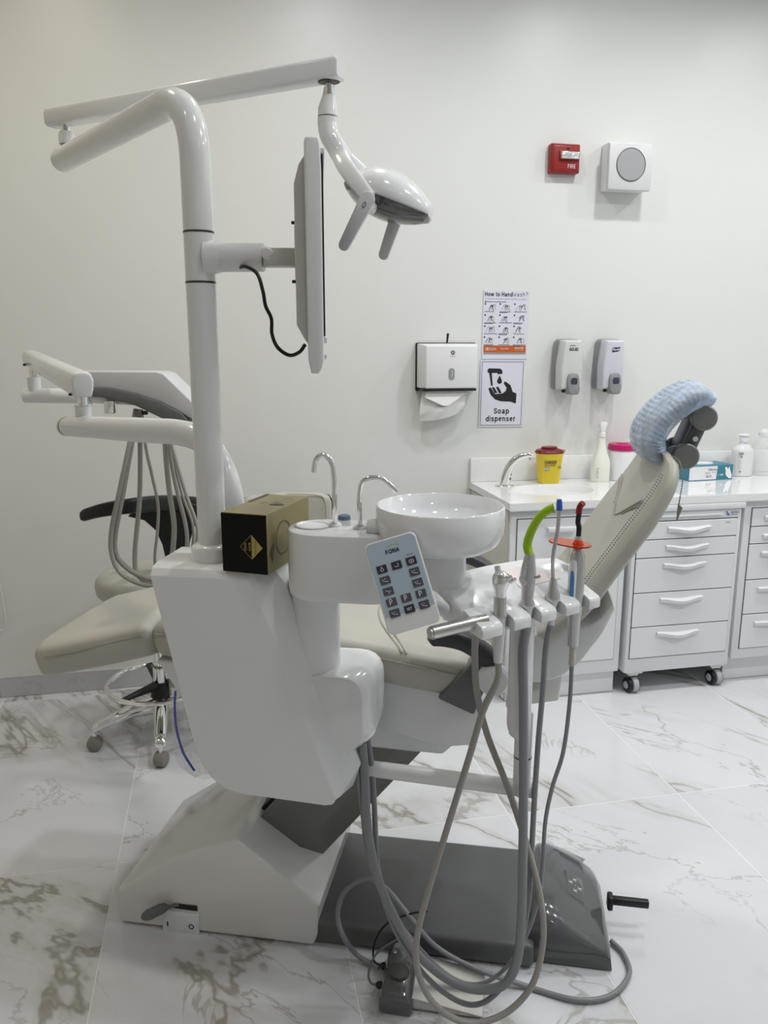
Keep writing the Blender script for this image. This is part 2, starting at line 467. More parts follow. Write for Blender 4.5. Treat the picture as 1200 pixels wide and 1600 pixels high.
GLYPH = {
    'o': (.54, [_arc(.29, .26, .19, .2, 0, 360, 20)]), 'd': (.54, [_arc(.27, .26, .18, .2, 0, 360, 20), [(.46, 0), (.46, .72)]]),
    'p': (.54, [_arc(.32, .26, .18, .2, 0, 360, 20), [(.12, -.2), (.12, .52)]]),
    'a': (.52, [[(.11, .37), (.16, .44), (.27, .46), (.38, .43), (.42, .34), (.42, .0)], [(.42, .28), (.25, .26), (.13, .20), (.11, .12), (.17, .06), (.28, .06), (.38, .12), (.42, .2)]]),
    'e': (.52, [[(.11, .27), (.46, .27)], _arc(.285, .26, .18, .2, 0, 320, 18)]), 'i': (.14, [[(.1, 0), (.1, .52)], [(.1, .61), (.1, .73)]]),
    'n': (.52, [[(.12, 0), (.12, .52)], [(.12, .33), (.19, .43), (.30, .46), (.40, .42), (.44, .3), (.44, 0)]]), 'h': (.52, [[(.12, 0), (.12, .72)], [(.12, .33), (.19, .43), (.30, .46), (.40, .42), (.44, .3), (.44, 0)]]),
    'r': (.34, [[(.12, 0), (.12, .52)], [(.12, .3), (.18, .42), (.33, .46)]]), 's': (.50, [_s]), 'S': (.58, [[(a * 1.22, b * 1.33) for a, b in _s]]),
    't': (.30, [[(.17, .66), (.17, .14), (.21, .06), (.31, .05)], [(.04, .47), (.31, .47)]]), 'w': (.70, [[(.04, .5), (.19, .04), (.36, .48), (.53, .04), (.68, .5)]]),
    'v': (.46, [[(.04, .5), (.24, .04), (.44, .5)]]), 'l': (.14, [[(.1, 0), (.1, .72)]]), 'u': (.52, [[(.12, .52), (.12, .2), (.17, .09), (.27, .06), (.37, .1), (.44, .2)], [(.44, .52), (.44, 0)]]),
    'H': (.58, [[(.1, 0), (.1, .7)], [(.52, 0), (.52, .7)], [(.1, .36), (.52, .36)]]), 'F': (.48, [[(.1, 0), (.1, .65), (.46, .65)], [(.1, .36), (.41, .36)]]),
    'O': (.68, [_arc(.36, .35, .27, .3, 0, 360, 24)]), 'N': (.58, [[(.1, 0), (.1, .68), (.52, .02), (.52, .7)]]), 'A': (.60, [[(.04, 0), (.31, .66), (.58, 0)], [(.14, .22), (.48, .22)]]),
    'D': (.60, [[(.1, .05), (.1, .65), (.3, .65), (.46, .56), (.52, .36), (.46, .14), (.3, .05), (.1, .05)]]), 'G': (.66, [_arc(.36, .35, .27, .3, 40, 335, 18) + [(.62, .34), (.42, .34)]]),
    'E': (.50, [[(.48, .05), (.1, .05), (.1, .65), (.47, .65)], [(.1, .36), (.43, .36)]]), 'R': (.56, [[(.1, 0), (.1, .65), (.36, .65), (.47, .57), (.47, .44), (.36, .36), (.1, .36)], [(.32, .36), (.52, 0)]]),
    'P': (.54, [[(.1, 0), (.1, .65), (.36, .65), (.48, .57), (.48, .4), (.36, .31), (.1, .31)]]), 'I': (.14, [[(.1, 0), (.1, .7)]]), 'J': (.44, [[(.38, .7), (.38, .18), (.3, .06), (.18, .06), (.08, .16)]]),
    'T': (.52, [[(.02, .65), (.54, .65)], [(.28, 0), (.28, .65)]]), '?': (.46, [[(.08, .52), (.12, .62), (.24, .68), (.38, .62), (.41, .5), (.36, .4), (.25, .32), (.24, .2)], [(.24, 0), (.24, .1)]]),
}
def struct(o): o['kind'] = 'structure'; return o

# ================================================================== the setting
RX0, RX1, RY0, RY1 = -1.55, 3.35, -1.7, 3.43
b = B(); b.box(((RX0 + RX1) / 2, (RY0 + RY1) / 2, -0.0507), (RX1 - RX0, RY1 - RY0, 0.1))
floor = struct(b.build('floor', M_GROUT)); floor['label'] = 'glossy white marble-look tile floor with grey-brown veins'
xs = [RX0] + [x for x in [-0.945 + 0.6 * k for k in range(-1, 9)] if RX0 < x < RX1] + [RX1]
ys = [RY0] + [y for y in [-1.435 + 1.2 * k for k in range(0, 6)] if RY0 < y < RY1] + [RY1]
_tm = {}
for i in range(len(xs) - 1):
    for j in range(len(ys) - 1):
        w, d = xs[i + 1] - xs[i] - 0.0036, ys[j + 1] - ys[j] - 0.0036
        key = (round(w, 3), round(d, 3))
        if key not in _tm:
            t = B(); t.box((0, 0, -0.004), (w, d, 0.008), 0.0006, 1)
            o = t.build('tile', M_MARBLE, floor); _tm[key] = o.data
        else:
            o = bpy.data.objects.new('tile', _tm[key]); col.objects.link(o); o.parent = floor
        o.location = ((xs[i] + xs[i + 1]) / 2, (ys[j] + ys[j + 1]) / 2, 0)
def wall(name, c, size, label, m_=None):
    t = B(); t.box(c, size); o = struct(t.build(name, m_ or M_WALL)); o['label'] = label; return o
XM, YM = (RX0 + RX1) / 2, (RY0 + RY1) / 2
wall('wall_back', (XM, RY1 + 0.05, CEIL / 2), (RX1 - RX0 + 0.2, 0.1, CEIL), 'plain off-white painted wall behind the treatment chair')
wall('wall_left', (RX0 - 0.05, YM, CEIL / 2), (0.1, RY1 - RY0, CEIL), 'plain stone-coloured side wall left of the chair', M_WALL3)
wall('wall_right', (RX1 + 0.05, YM, CEIL / 2), (0.1, RY1 - RY0, CEIL), 'plain off-white side wall right of the cabinets')
wall('wall_front', (XM, RY0 - 0.05, CEIL / 2), (RX1 - RX0 + 0.2, 0.1, CEIL), 'plain grey wall facing the treatment chair', M_WALL2)
t = B(); t.box((XM, YM, CEIL + 0.05), (RX1 - RX0 + 0.2, RY1 - RY0 + 0.2, 0.1)); o = struct(t.build('ceiling', M_CEIL)); o['label'] = 'plain white ceiling with round downlights'
# marble skirting in lengths with thin joints
sk = B(); sk.box(((RX0 + 1.12) / 2, RY1 - 0.004, 0.046), (1.12 - RX0, 0.008, 0.088))
sk = struct(sk.build('baseboard_back', M_GROUT)); sk['label'] = 'grey marble skirting strip along the back wall'
for x0, x1 in ((RX0, -0.966), (-0.966, 0.234), (0.234, 1.11)):
    t = B(); t.box(((x0 + x1) / 2, RY1 - 0.008, 0.046), (x1 - x0 - 0.005, 0.012, 0.09), 0.001, 1)
    t.build('skirting_tile', M_MARBLE_SKIRT, sk)
for nm, c, s_ in (('baseboard_left', (RX0 + 0.007, YM, 0.046), (0.014, RY1 - RY0 - 0.03, 0.09)), ('baseboard_right', (RX1 - 0.007, 0.5, 0.046), (0.014, 4.2, 0.09)),
                  ('baseboard_front', (XM, RY0 + 0.007, 0.046), (RX1 - RX0 - 0.03, 0.014, 0.09))):
    t = B(); t.box(c, s_, 0.001, 1); struct(t.build(nm, M_MARBLE_SKIRT))

DL_WHERE = ['over the cuspidor, nearest the back wall', 'over the counter basin', 'over the drawer cabinets', 'over the side unit', 'over the chair backrest', 'in the right-hand row, second from the back', 'over the stool at the back wall', 'left of the side unit', 'behind the camera on the left', 'behind the camera on the right']
for i, (x, y, w, c) in enumerate(DOWNLIGHTS):
    t = thing('ceiling_downlight', 'round recessed downlight ' + DL_WHERE[i], 'downlight', (x, y, CEIL), group='ceiling downlights')
    q = B(); q.lathe([(0.082, -0.012), (0.1, -0.008), (0.104, 0.0), (0.0, 0.0), (0.0, -0.006), (0.08, -0.006), (0.082, -0.012)], n=32); q.build('trim_ring', M_PLASTIC_MATT, t)
    q = B(); q.lathe([(0.0, -0.009), (0.079, -0.009), (0.079, -0.007), (0.0, -0.007)], n=32); q.build('diffuser', M_LAMP_EMIT, t)
    ld = bpy.data.lights.new('downlight_lamp', 'AREA'); ld.shape = 'DISK'; ld.size = 0.15; ld.energy = w; ld.color = c
    ld.spread = math.radians(160)
    lo = bpy.data.objects.new('downlight_lamp', ld); col.objects.link(lo); lo.parent = t; lo.location = (0, 0, -0.016)

# ================================================================== treatment chair (local frame: u to the head, v to the wall)
CH_LOC = (-0.3105, 1.9034, 0)
CH_RZ = math.radians(-21)
chair = thing('dental_chair', 'beige leatherette dental chair on a white base with grey floor plate', 'dental chair', CH_LOC, CH_RZ)

# white base block with the mains switch
b = B(); prism(b, [(0.0, 0.004), (0.0, 0.10), (0.176, 0.219), (0.325, 0.28), (0.54, 0.122), (0.53, 0.105), (0.528, 0.03), (0.518, 0.004)], 0.0, 0.42, 0.009, 3, 12)
base = b.build('base', M_CREAM, chair); base['label'] = 'white faceted base block with power switch'
b = B()
prism(b, [(0.1234, 0.0221), (0.1362, 0.0614), (0.2206, 0.0574), (0.2193, -0.0009), (0.1982, -0.0076), (0.1216, -0.0066)], -0.006, 0.002, 0.0015, 2)
sw = b.build('switch_plate', M_PLASTIC_MATT, base)
b = B(); prism(b, [(0.1546, 0.0806), (0.2166, 0.081), (0.2176, 0.0663), (0.1539, 0.0674)], -0.0025, 0.002); b.build('switch_slot', M_BLACK, base)
b = B(); b.tube([(0.146, -0.012, 0.0776), (0.1395, -0.02, 0.0812), (0.133, -0.028, 0.0829), (0.1032, -0.036, 0.0687), (0.0918, -0.038, 0.0633), (0.0863, -0.038, 0.0589)], [0.005, 0.011, 0.0135, 0.014, 0.011, 0.006], 16)
b.tube([(0.1683, 0, 0.0786), (0.1354, -0.012, 0.0725)], 0.0045)
b.build('switch_lever', M_GREY, base)
ar = Art((0, -0.006, 0), (1, 0, 0), (0, 0, 1))
p1, p2 = (0.1366, 0.023), (0.2006, 0.0222)
ar.rect(p1[0] - 0.0018, p1[1] - 0.0065, p1[0] + 0.0018, p1[1] + 0.0065); ar.ring(p2[0], p2[1], 0.0045, 0.0072)
ar.build('switch_marks', M_PRINT_BLACK, base)['kind'] = 'stuff'

# grey floor plate and the foot pedestal at its head end
b = B(); prism(b, [(0.49, 0.004), (0.49, 0.066), (1.06, 0.066), (1.06, 0.004)], 0.012, 0.395, 0.012, 3)
b.build('floor_plate', M_PLATE, chair)
b = B()
rings = []
for v, s0, h in ((0.040, 0.0, 0.66), (0.048, 0.0, 0.76), (0.09, 0.0, 0.86), (0.2, 0.0, 0.88), (0.3, 0.0, 0.80), (0.36, 0.006, 0.70), (0.40, 0.016, 0.56), (0.42, 0.028, 0.36)):
    u0, u1 = 1.045 + s0, 1.242 - s0 * 1.6
    rings.append([(u0, v, 0.004), (u0 - 0.004, v, 0.07 * h), (u0 + 0.004, v, 0.125 * h), (u0 + 0.022, v, 0.155 * h), (u0 + 0.045, v, 0.158 * h), (u0 + 0.09, v, 0.128 * h),
                  (u0 + 0.14, v, 0.092 * h), (u1 - 0.012, v, 0.068 * h), (u1, v, 0.05 * h), (u1 + 0.004, v, 0.004)])
b.loft(rings, 0.0)
ped = b.build('foot_pedestal', M_GREY_GLOSS, chair, ang=50)
b = B(); b.box((1.165, 0.215, 0.0885), (0.056, 0.10, 0.012), 0.006, 3, Matrix.Rotation(math.radians(33), 3, 'Y')); b.build('icon_pad', M_GREY_GLOSS, ped)
R33 = Matrix.Rotation(math.radians(33), 3, 'Y')
ar = Art(Vector((1.165, 0.215, 0.0885)) + R33 @ Vector((0, 0, 0.0062)), R33 @ Vector((1, 0, 0)), (0, 1, 0), 0.0004)
for cx, cy in ((-0.014, 0.004), (0.0, 0.024), (0.014, 0.0), (-0.002, -0.02)):
    ar.line([(cx - 0.007, cy - 0.004), (cx - 0.002, cy - 0.002), (cx + 0.001, cy + 0.003), (cx + 0.006, cy + 0.006)], 0.0024)
    ar.line([(cx - 0.002, cy - 0.002), (cx + 0.004, cy - 0.004)], 0.0024); ar.line([(cx - 0.006, cy + 0.002), (cx - 0.003, cy + 0.003)], 0.002)
ar.disc(0.0, 0.003, 0.0014)
ar.build('pedal_icons', M_PRINT_WHITE, ped)
b = B(); b.box((1.255, 0.2, 0.0716), (0.014, 0.03, 0.038), 0.004, 2); b.box((1.301, 0.2, 0.0756), (0.10, 0.016, 0.02), 0.003, 2)
b.build('control_lever', M_BLACK, chair)

# lift beam between base and seat frame
def beam(b, a, c, half, v0, v1, off=0.006):
    a, c = Vector((a[0], 0, a[1])), Vector((c[0], 0, c[1])); d = (c - a).normalized(); n_ = Vector((-d.z, 0, d.x)) * half
    poly = [a - n_, c - n_, c + n_, a + n_]
    b.loft([[(p.x, v, p.z) for p in poly] for v in (v0, v1)], off)
la1 = [(0.3313, 0.2426), (0.6198, 0.582), (0.7406, 0.5265), (0.4284, 0.1571)]
la2 = [la1[0], la1[1], (0.8075, 0.5185), (0.4707, 0.1031)]
b = B(); b.loft([[(u, 0.13, z) for u, z in la1], [(u, 0.165, z) for u, z in la2], [(u, 0.385, z) for u, z in la2]], 0.003, 2); b.build('lift_arm', M_LIFT, chair, ang=25)
b = B(); prism(b, [(0.2886, 0.2083), (0.5978, 0.5679), (0.648, 0.5184), (0.3456, 0.1715)], 0.16, 0.37, 0.003); b.build('lift_gap_shade', M_BLACK, chair)  # black slab behind the lift arm stands in for the shaded gap

# seat frame shells
b = B(); prism(b, [(0.14, 0.735), (0.20, 0.64), (0.60, 0.615), (0.83, 0.565), (0.905, 0.577), (0.93, 0.66), (0.84, 0.72), (0.60, 0.73)], 0.012, 0.45, 0.008)
b.build('seat_shell', M_PLASTIC, chair)
b = B(); prism(b, [(0.50, 0.63), (0.56, 0.53), (0.83, 0.525), (0.90, 0.60), (0.70, 0.66)], 0.05, 0.41, 0.01); b.build('lower_shell', M_PLASTIC, chair)

# seat and leg rest cushions
def cushion(name, path, mats, half_w, vc, thick, seams=None, taper=None, n=30, power=5.0, parent=None):
    """path of top-edge (u, z) points; cushion hangs below"""
    b = B(); rings = []
    m = len(path)
    for i, (u, z) in enumerate(path):
        f = taper(i / (m - 1)) if taper else (1.0, 1.0)
        a = path[max(0, i - 1)]; c = path[min(m - 1, i + 1)]
        d = Vector((c[0] - a[0], 0, c[1] - a[1])).normalized(); up = Vector((-d.z, 0, d.x))
        ctr = Vector((u, vc, z)) - up * (thick * 0.5)
        rings.append(superring(ctr, (0, 1, 0), up, half_w * f[0], thick * 0.5 * f[1] + 0.012 * f[1], power, n))
    b.loft(rings, 0)
    return b.build(name, mats, parent or chair, ang=60)
def end_taper(t):
    e = min(t, 1 - t)
    k = min(1.0, e / 0.08)
    w = 0.93 + 0.07 * math.sqrt(max(0.0, 1 - (1 - k) ** 2))
    h = 0.62 + 0.38 * math.sqrt(max(0.0, 1 - (1 - k) ** 2))
    return (w, h)
def resample(pts, n):
    q = spline([(p[0], 0, p[1]) for p in pts], 12)
    L = [0.0]
    for a, c in zip(q, q[1:]): L.append(L[-1] + (c - a).length)
    out = []
    for k in range(n):
        s_ = L[-1] * k / (n - 1); i = 0
        while i < len(L) - 2 and L[i + 1] < s_: i += 1
        t = (s_ - L[i]) / max(1e-9, L[i + 1] - L[i]); p = q[i].lerp(q[i + 1], max(0, min(1, t)))
        out.append((p.x, p.z))
    return out
VC = 0.232
def foot_taper(t):
    w, h = end_taper(t)
    return (w * (0.93 + 0.07 * min(1, t * 1.6)), h)
leg = cushion('leg_rest', resample([(-0.192, 0.738), (-0.05, 0.775), (0.13, 0.826)], 26), M_LEATHER, 0.24, VC, 0.075, taper=foot_taper)
seat = cushion('seat', resample([(0.135, 0.828), (0.30, 0.832), (0.60, 0.818), (0.78, 0.792), (0.90, 0.778)], 34), M_LEATHER, 0.238, VC, 0.085, taper=end_taper)
# piping along the near side of seat and leg rest
b = B(); b.tube(spline([(-0.178, 0.026, 0.713), (-0.14, 0.006, 0.726), (-0.05, -0.003, 0.752), (0.12, -0.007, 0.802)], 8), 0.0022, 6); b.build('piping', M_SEAM, leg)
b = B(); b.tube(spline([(0.15, -0.004, 0.806), (0.30, -0.0062, 0.809), (0.60, -0.0062, 0.793), (0.78, -0.0062, 0.768), (0.87, -0.004, 0.753)], 8), 0.0022, 6); b.build('piping', M_SEAM, seat)
b = B(); b.tube(spline([(0.74, 0.0, 0.797), (0.70, 0.06, 0.8165), (0.665, 0.14, 0.823), (0.65, VC, 0.8245), (0.665, 0.33, 0.823)], 8), 0.0024, 6)
b.tube(spline([(0.75, 0.0, 0.795), (0.715, 0.06, 0.8145), (0.68, 0.14, 0.821), (0.665, VC, 0.8225)], 8), 0.0018, 6); b.build('seam', M_SEAM, seat)
# grey wedge shells where seat meets backrest, each side
for v0, v1 in ((-0.014, 0.05), (0.415, 0.478)):
    b = B(); prism(b, [(0.8208, 0.698), (0.9036, 0.664), (0.9446, 0.7774), (0.9101, 0.8052)], v0, v1, 0.006); b.build('hinge_cover', M_GREY, chair)
# armrests with white pivot discs
for v, s_ in ((0.0, -1), (0.455, 1)):
    vv = v + s_ * 0.028
    path = [(0.955, vv, 0.765), (0.95, vv, 0.82), (0.915, vv, 0.865), (0.86, vv, 0.893), (0.80, vv, 0.90), (0.755, vv, 0.897)]
    if s_ < 0: path = [(0.945, vv, 0.765), (0.94, vv, 0.80), (0.915, vv, 0.825), (0.88, vv, 0.845), (0.84, vv, 0.853), (0.80, vv, 0.853)]
    sp = spline(path, 6); rings = []
    for i, p in enumerate(sp):
        a, c = sp[max(0, i - 1)], sp[min(len(sp) - 1, i + 1)]
        d = (c - a).normalized(); up = Vector((0, 1, 0)).cross(d)
        e = min(1, min(i, len(sp) - 1 - i) / 3 + 0.45)
        rings.append(superring(p, (0, 1, 0), up, 0.027 * e, (0.020 if s_ < 0 else 0.015) * e, 3.5, 16))
    b = B(); b.loft(rings, 0); arm = b.build('armrest', M_DARK, chair, ang=60)
    b = B(); b.lathe([(0, -0.012), (0.03, -0.012), (0.036, -0.006), (0.036, 0.006), (0.03, 0.012), (0, 0.012)], (0.945, vv - 0.018 * 1, 0.768), (0, 1, 0), 28); b.build('pivot_disc', M_PLASTIC, arm)

# backrest: cushion lofted along its length, shell behind
BK = [(1.028, 0.872), (1.10, 0.935), (1.155, 1.02), (1.205, 1.098), (1.255, 1.172), (1.282, 1.222), (1.285, 1.245)]
bp = resample(BK, 36)
rings = []
for i, (u, z) in enumerate(bp):
    t = i / 35
    a, c = bp[max(0, i - 1)], bp[min(35, i + 1)]
    d = Vector((c[0] - a[0], 0, c[1] - a[1])).normalized(); nrm = Vector((d.z, 0, -d.x))     # to the rear
    half = 0.238 - 0.035 * max(0, (t - 0.55) / 0.45) ** 2
    th = 0.062 - 0.018 * max(0, (t - 0.7) / 0.3)
    if t > 0.88: half *= math.sqrt(max(0.02, 1 - ((t - 0.88) / 0.121) ** 2)) * 0.35 + 0.65; th *= math.sqrt(max(0.03, 1 - ((t - 0.88) / 0.121) ** 2)) * 0.6 + 0.4
    if t < 0.06: th *= 0.7 + 5 * t
    ring = superring(Vector((u, VC, z)) + nrm * th * 0.5, (0, 1, 0), nrm, half, th * 0.5, 3.2, 44)
    # the middle of the front is dished
    out = []
    for p in ring:
        k = 1 - min(1, abs(p.y - VC) / (half * 0.8))
        front = (p - Vector((u, p.y, z))).dot(nrm) < th * 0.5
        out.append(p + nrm * (0.014 * (k ** 0.5) if front else 0.0))
    rings.append(out)
b = B(); b.loft(rings, 0); back = b.build('backrest', M_LEATHER, chair, ang=60)
# raised shoulder panel seam and stitched near edge
def on_back(t, v, lift=0.002):
    i = min(34, int(t * 35)); f = t * 35 - i
    u = bp[i][0] * (1 - f) + bp[i + 1][0] * f; z = bp[i][1] * (1 - f) + bp[i + 1][1] * f
    d = Vector((bp[i + 1][0] - bp[i][0], 0, bp[i + 1][1] - bp[i][1])).normalized(); nrm = Vector((d.z, 0, -d.x))
    half = 0.238 - 0.035 * max(0, (t - 0.55) / 0.45) ** 2
    k = 1 - min(1, abs(v - VC) / (half * 0.8))
    edge = max(0, abs(v - VC) - half * 0.86) / (half * 0.14)
    return Vector((u, v, z)) + nrm * (0.014 * k ** 0.5 - lift + edge ** 2 * 0.012)
b = B()
vv_ = [(0.775, 0.172), (0.755, 0.15), (0.72, 0.115), (0.67, 0.07), (0.63, 0.032), (0.615, 0.0)]
path = [on_back(t, VC - w, 0.001) for t, w in vv_] + [on_back(t, VC + w, 0.001) for t, w in vv_[-2::-1]]
b.tube(spline(path, 5), 0.0026, 7)
for sgn in (1, -1):
    b.tube(spline([on_back(t - 0.022, VC + sgn * w, 0.0008) for t, w in vv_[:-2]], 5), 0.0018, 7)
for sgn in (1, -1):
    b.tube(spline([on_back(t, VC + sgn * w, 0.001) for t, w in ((0.30, 0.21), (0.28, 0.17), (0.25, 0.12), (0.22, 0.06))], 5), 0.0022, 7)
b.build('seam', M_SEAM, back)['kind'] = 'stuff'
b = B()
for k in range(64):
    t = 0.1 + 0.83 * k / 64
    w = 0.222 - 0.035 * max(0, (t - 0.55) / 0.45) ** 2
    for dw in (0.0, -0.011):
        b.tube([on_back(t, VC - (w + dw), 0.0010), on_back(t + 0.0065, VC - (w + dw), 0.0010)], 0.0012, 4)
b.build('stitching', M_STITCH, back)['kind'] = 'stuff'
# white shell behind and below the backrest cushion
sh = [(0.985, 0.80), (1.02, 0.845), (1.145, 0.876), (1.170, 0.895), (1.195, 0.93), (1.20, 0.92), (1.175, 0.86), (1.13, 0.79), (1.095, 0.757), (1.05, 0.738), (1.0, 0.735)]
b = B(); prism(b, sh, 0.02, 0.445, 0.008); b.build('backrest_shell', M_PLASTIC, chair)
b = B(); prism(b, [(1.0604, 0.7467), (1.1064, 0.7562), (1.0948, 0.6599), (1.0467, 0.6497), (0.973, 0.631), (0.9718, 0.6683), (1.054, 0.6889)], 0.10, 0.36, 0.006); b.build('hinge_bracket', M_CREAM, chair)

# headrest: cushion, bracket, discs, paper-clip chain is a thing of its own
HV = 0.232
hc = [(1.284, 1.2226), (1.2643, 1.2456), (1.262, 1.2805), (1.2855, 1.324), (1.3215, 1.3587), (1.3581, 1.3787), (1.3841, 1.3734)]
hp = resample(hc, 22)
rings = []
for i, (u, z) in enumerate(hp):
    t = i / 21; a, c = hp[max(0, i - 1)], hp[min(21, i + 1)]
    d = Vector((c[0] - a[0], 0, c[1] - a[1])).normalized(); nrm = Vector((d.z, 0, -d.x))
    e = math.sqrt(max(0.06, 1 - abs(2 * t - 1) ** 3))
    rings.append(superring(Vector((u, HV, z)) + nrm * 0.010, (0, 1, 0), nrm, 0.118 * (0.72 + 0.28 * e), 0.019 * e + 0.004, 3.0, 28))
b = B(); b.loft(rings, 0); head = b.build('headrest', M_LEATHER, chair, ang=70)
p1, p2 = (1.3482, 0.17, 1.2326), (1.3807, 0.17, 1.3181)
for s_ in (-1, 1):
    for q, r_, dv in ((Vector(p1), 0.029, 0.062), (Vector(p2), 0.028, 0.062), (Vector(p1) + Vector((-0.02, 0, -0.004)), 0.026, 0.054)):
        b = B(); b.lathe([(0, -0.008), (r_ - 0.003, -0.008), (r_, -0.005), (r_, 0.005), (r_ - 0.003, 0.008), (0, 0.008)], (q.x, HV + s_ * dv, q.z), (0, 1, 0), 28); b.build('pivot_disc', M_HEAD_GREY, head)
p1, p2 = (1.3482, 0.17, 1.2326), (1.3807, 0.17, 1.3181)
b = B(); d = Vector(p2) - Vector(p1); d.y = 0
rot = Matrix((( d.normalized().x, 0, -d.normalized().z), (0, 1, 0), (d.normalized().z, 0, d.normalized().x)))
mid = (Vector(p1) + Vector(p2)) / 2; mid.y = HV
b.box(mid, (d.length, 0.1, 0.036), 0.004, 2, rot); b.build('bracket_arm', M_HEAD_GREY, head)
b = B(); q = mid + Vector((0, -0.0515, 0)); b.box(q, (0.048, 0.004, 0.024), 0.0018, 3, rot); b.build('bracket_plate', M_GREY, head)
b = B(); b.lathe([(0, -0.009), (0.006, -0.008), (0.007, -0.004), (0.007, 0.0), (0, 0.0)], q + Vector((0.002, -0.002, -0.004)), (0, 1, 0), 16); b.build('screw', M_CHROME, head)

# blue elastic cover over the headrest
def headcover():
    rings = []; n = 96
    for i in range(72):
        t = i / 71
        f = t * 21; k = min(20, int(f)); g = f - k
        u = hp[k][0] * (1 - g) + hp[k + 1][0] * g; z = hp[k][1] * (1 - g) + hp[k + 1][1] * g
        d = Vector((hp[k + 1][0] - hp[k][0], 0, hp[k + 1][1] - hp[k][1])).normalized(); nrm = Vector((d.z, 0, -d.x))
        over = 0.0
        if t < 0.06: u -= d.x * (0.06 - t) * 0.22; z -= d.z * (0.06 - t) * 0.22
        if t > 0.94: u += d.x * (t - 0.94) * 0.22; z += d.z * (t - 0.94) * 0.22
        e = math.sqrt(max(0.30, 1 - abs(2 * t - 1) ** 10))
        ring = superring(Vector((u, HV, z)) + nrm * 0.012, (0, 1, 0), nrm, 0.126 * (0.6 + 0.4 * e), 0.029 * e + 0.003, 2.6, n)
        c0 = Vector((u, HV, z)) + nrm * 0.012
        out = []
        for j, p in enumerate(ring):
            r = (p - c0)
            a = math.atan2(r.dot(nrm), r.y)
            side = max(0.0, math.sin(a)) ** 1                 # rear edge gathers
            w = 0.0016 * math.sin(i * 1.9 + 0.9 * math.sin(j * 0.2)) * (0.5 + abs(math.sin(a)))
            w += (0.0022 * math.sin(j * 1.9 + i * 0.4) + 0.0018 * math.sin(j * 3.3)) * side
            out.append(p + r.normalized() * w)
        rings.append(out)
    b = B(); b.loft(rings, 0)
    return b.build('headrest_cover', M_BLUE_COVER, None, ang=80)
hcov = headcover()
hcov.location = CH_LOC; hcov.rotation_euler = (0, 0, CH_RZ)
tag(hcov, 'translucent light blue elastic cover stretched over the chair headrest', 'headrest cover')

# bib chain over the top of the backrest, with its clip hanging behind
chain = thing('bib_chain', 'thin metal bead chain with a clip hanging behind the backrest', 'chain', CH_LOC, CH_RZ)
pts = spline([(1.297, 0.12, 1.2382), (1.3071, 0.09, 1.2426), (1.3151, 0.06, 1.2347), (1.3178, 0.04, 1.2162), (1.3185, 0.035, 1.1929), (1.3166, 0.035, 1.1672), (1.3153, 0.035, 1.1508)], 10)
b = B()
for p in pts[::2]:
    b.lathe([(0, -0.0018), (0.0013, -0.0012), (0.0018, 0), (0.0013, 0.0012), (0, 0.0018)], p, n=7)
b.tube(pts, 0.0006, 5)
b.build('bead_chain', M_CHAIN, chain)['kind'] = 'stuff'
b = B(); prism(b, [(1.3126, 1.1521), (1.321, 1.1429), (1.3141, 1.1139), (1.3116, 1.1138)], 0.031, 0.0345, 0.0008, 1)
prism(b, [(1.3139, 1.1522), (1.3236, 1.1416), (1.3184, 1.125), (1.3127, 1.1152)], 0.036, 0.039, 0.0008, 1)
b.build('clip', M_CHAIN, chain)

# ================================================================== side unit: cabinet box, post, cuspidor
unit = thing('dental_unit', 'white side cabinet with upright post and cuspidor mounted beside the chair', 'dental unit', CH_LOC, CH_RZ)
lo_ = [(0.622, 0.530), (0.605, 0.526), (0.42, 0.535), (0.385, 0.545), (0.357, 0.565), (0.337, 0.592), (0.324, 0.625)]
fr = [(0.244, 1.012), (0.452, 1.012), (0.470, 0.985), (0.628, 0.545)] + lo_
f2 = [(0.244, 1.028), (0.458, 1.028), (0.480, 0.996), (0.638, 0.548)] + lo_
bk = [(0.236, 1.028), (0.492, 1.028), (0.514, 0.996), (0.672, 0.60), (0.655, 0.548), (0.62, 0.530)] + lo_[2:]
b = B(); b.loft([[(u, -0.2, z) for u, z in fr], [(u, -0.189, z) for u, z in f2], [(u, -0.150, z) for u, z in bk], [(u, -0.02, z) for u, z in bk]], 0.0025, 2, 14)
cab = b.build('cabinet', M_PLASTIC, unit, ang=12)
b = B(); b.loft([superring((0.343, -0.10, z), (1, 0, 0), (0, 1, 0), r, r * 1.15, 2.6, 36) for r, z in ((0.042, 1.026), (0.042, 1.054), (0.039, 1.060), (0.031, 1.062))], 0); b.build('post_collar', M_PLASTIC, unit, ang=50)
# post with its sideways arm (horizontal, receding to the left)
PU, PV = 0.343, -0.1
post = B(); post.tube([(PU, PV, 1.05), (PU, PV, 1.595)], 0.0297, 28)
post = post.build('post', M_PLASTIC, unit)
b = B(); b.tube([(PU, PV, 1.598), (PU, PV, 1.69)], 0.0297, 28); b.tube([(PU, PV, 1.644), (0.47, -0.085, 1.644)], 0.0275, 24)
b.tube([(PU + 0.015, PV, 1.644), (PU + 0.045, PV + 0.003, 1.644)], [0.036, 0.0278], 24)
sleeve = b.build('arm_sleeve', M_PLASTIC, unit)
b = B()
for z in (1.5965, 1.692): b.lathe([(0.0, -0.002), (0.0303, -0.002), (0.0306, 0), (0.0303, 0.002), (0, 0.002)], (PU, PV, z), n=28)
b.build('joint_ring', M_RING, unit)
END = (-0.22, 0.3895, 1.948)
b = B(); top = fillet([(PU, PV, 1.694), (PU, PV, 1.948), (END[0], END[1], 1.948)], 0.14, 16); b.tube(top, 0.0297, 28)
topbar = b.build('lamp_post_arm', M_PLASTIC, unit)

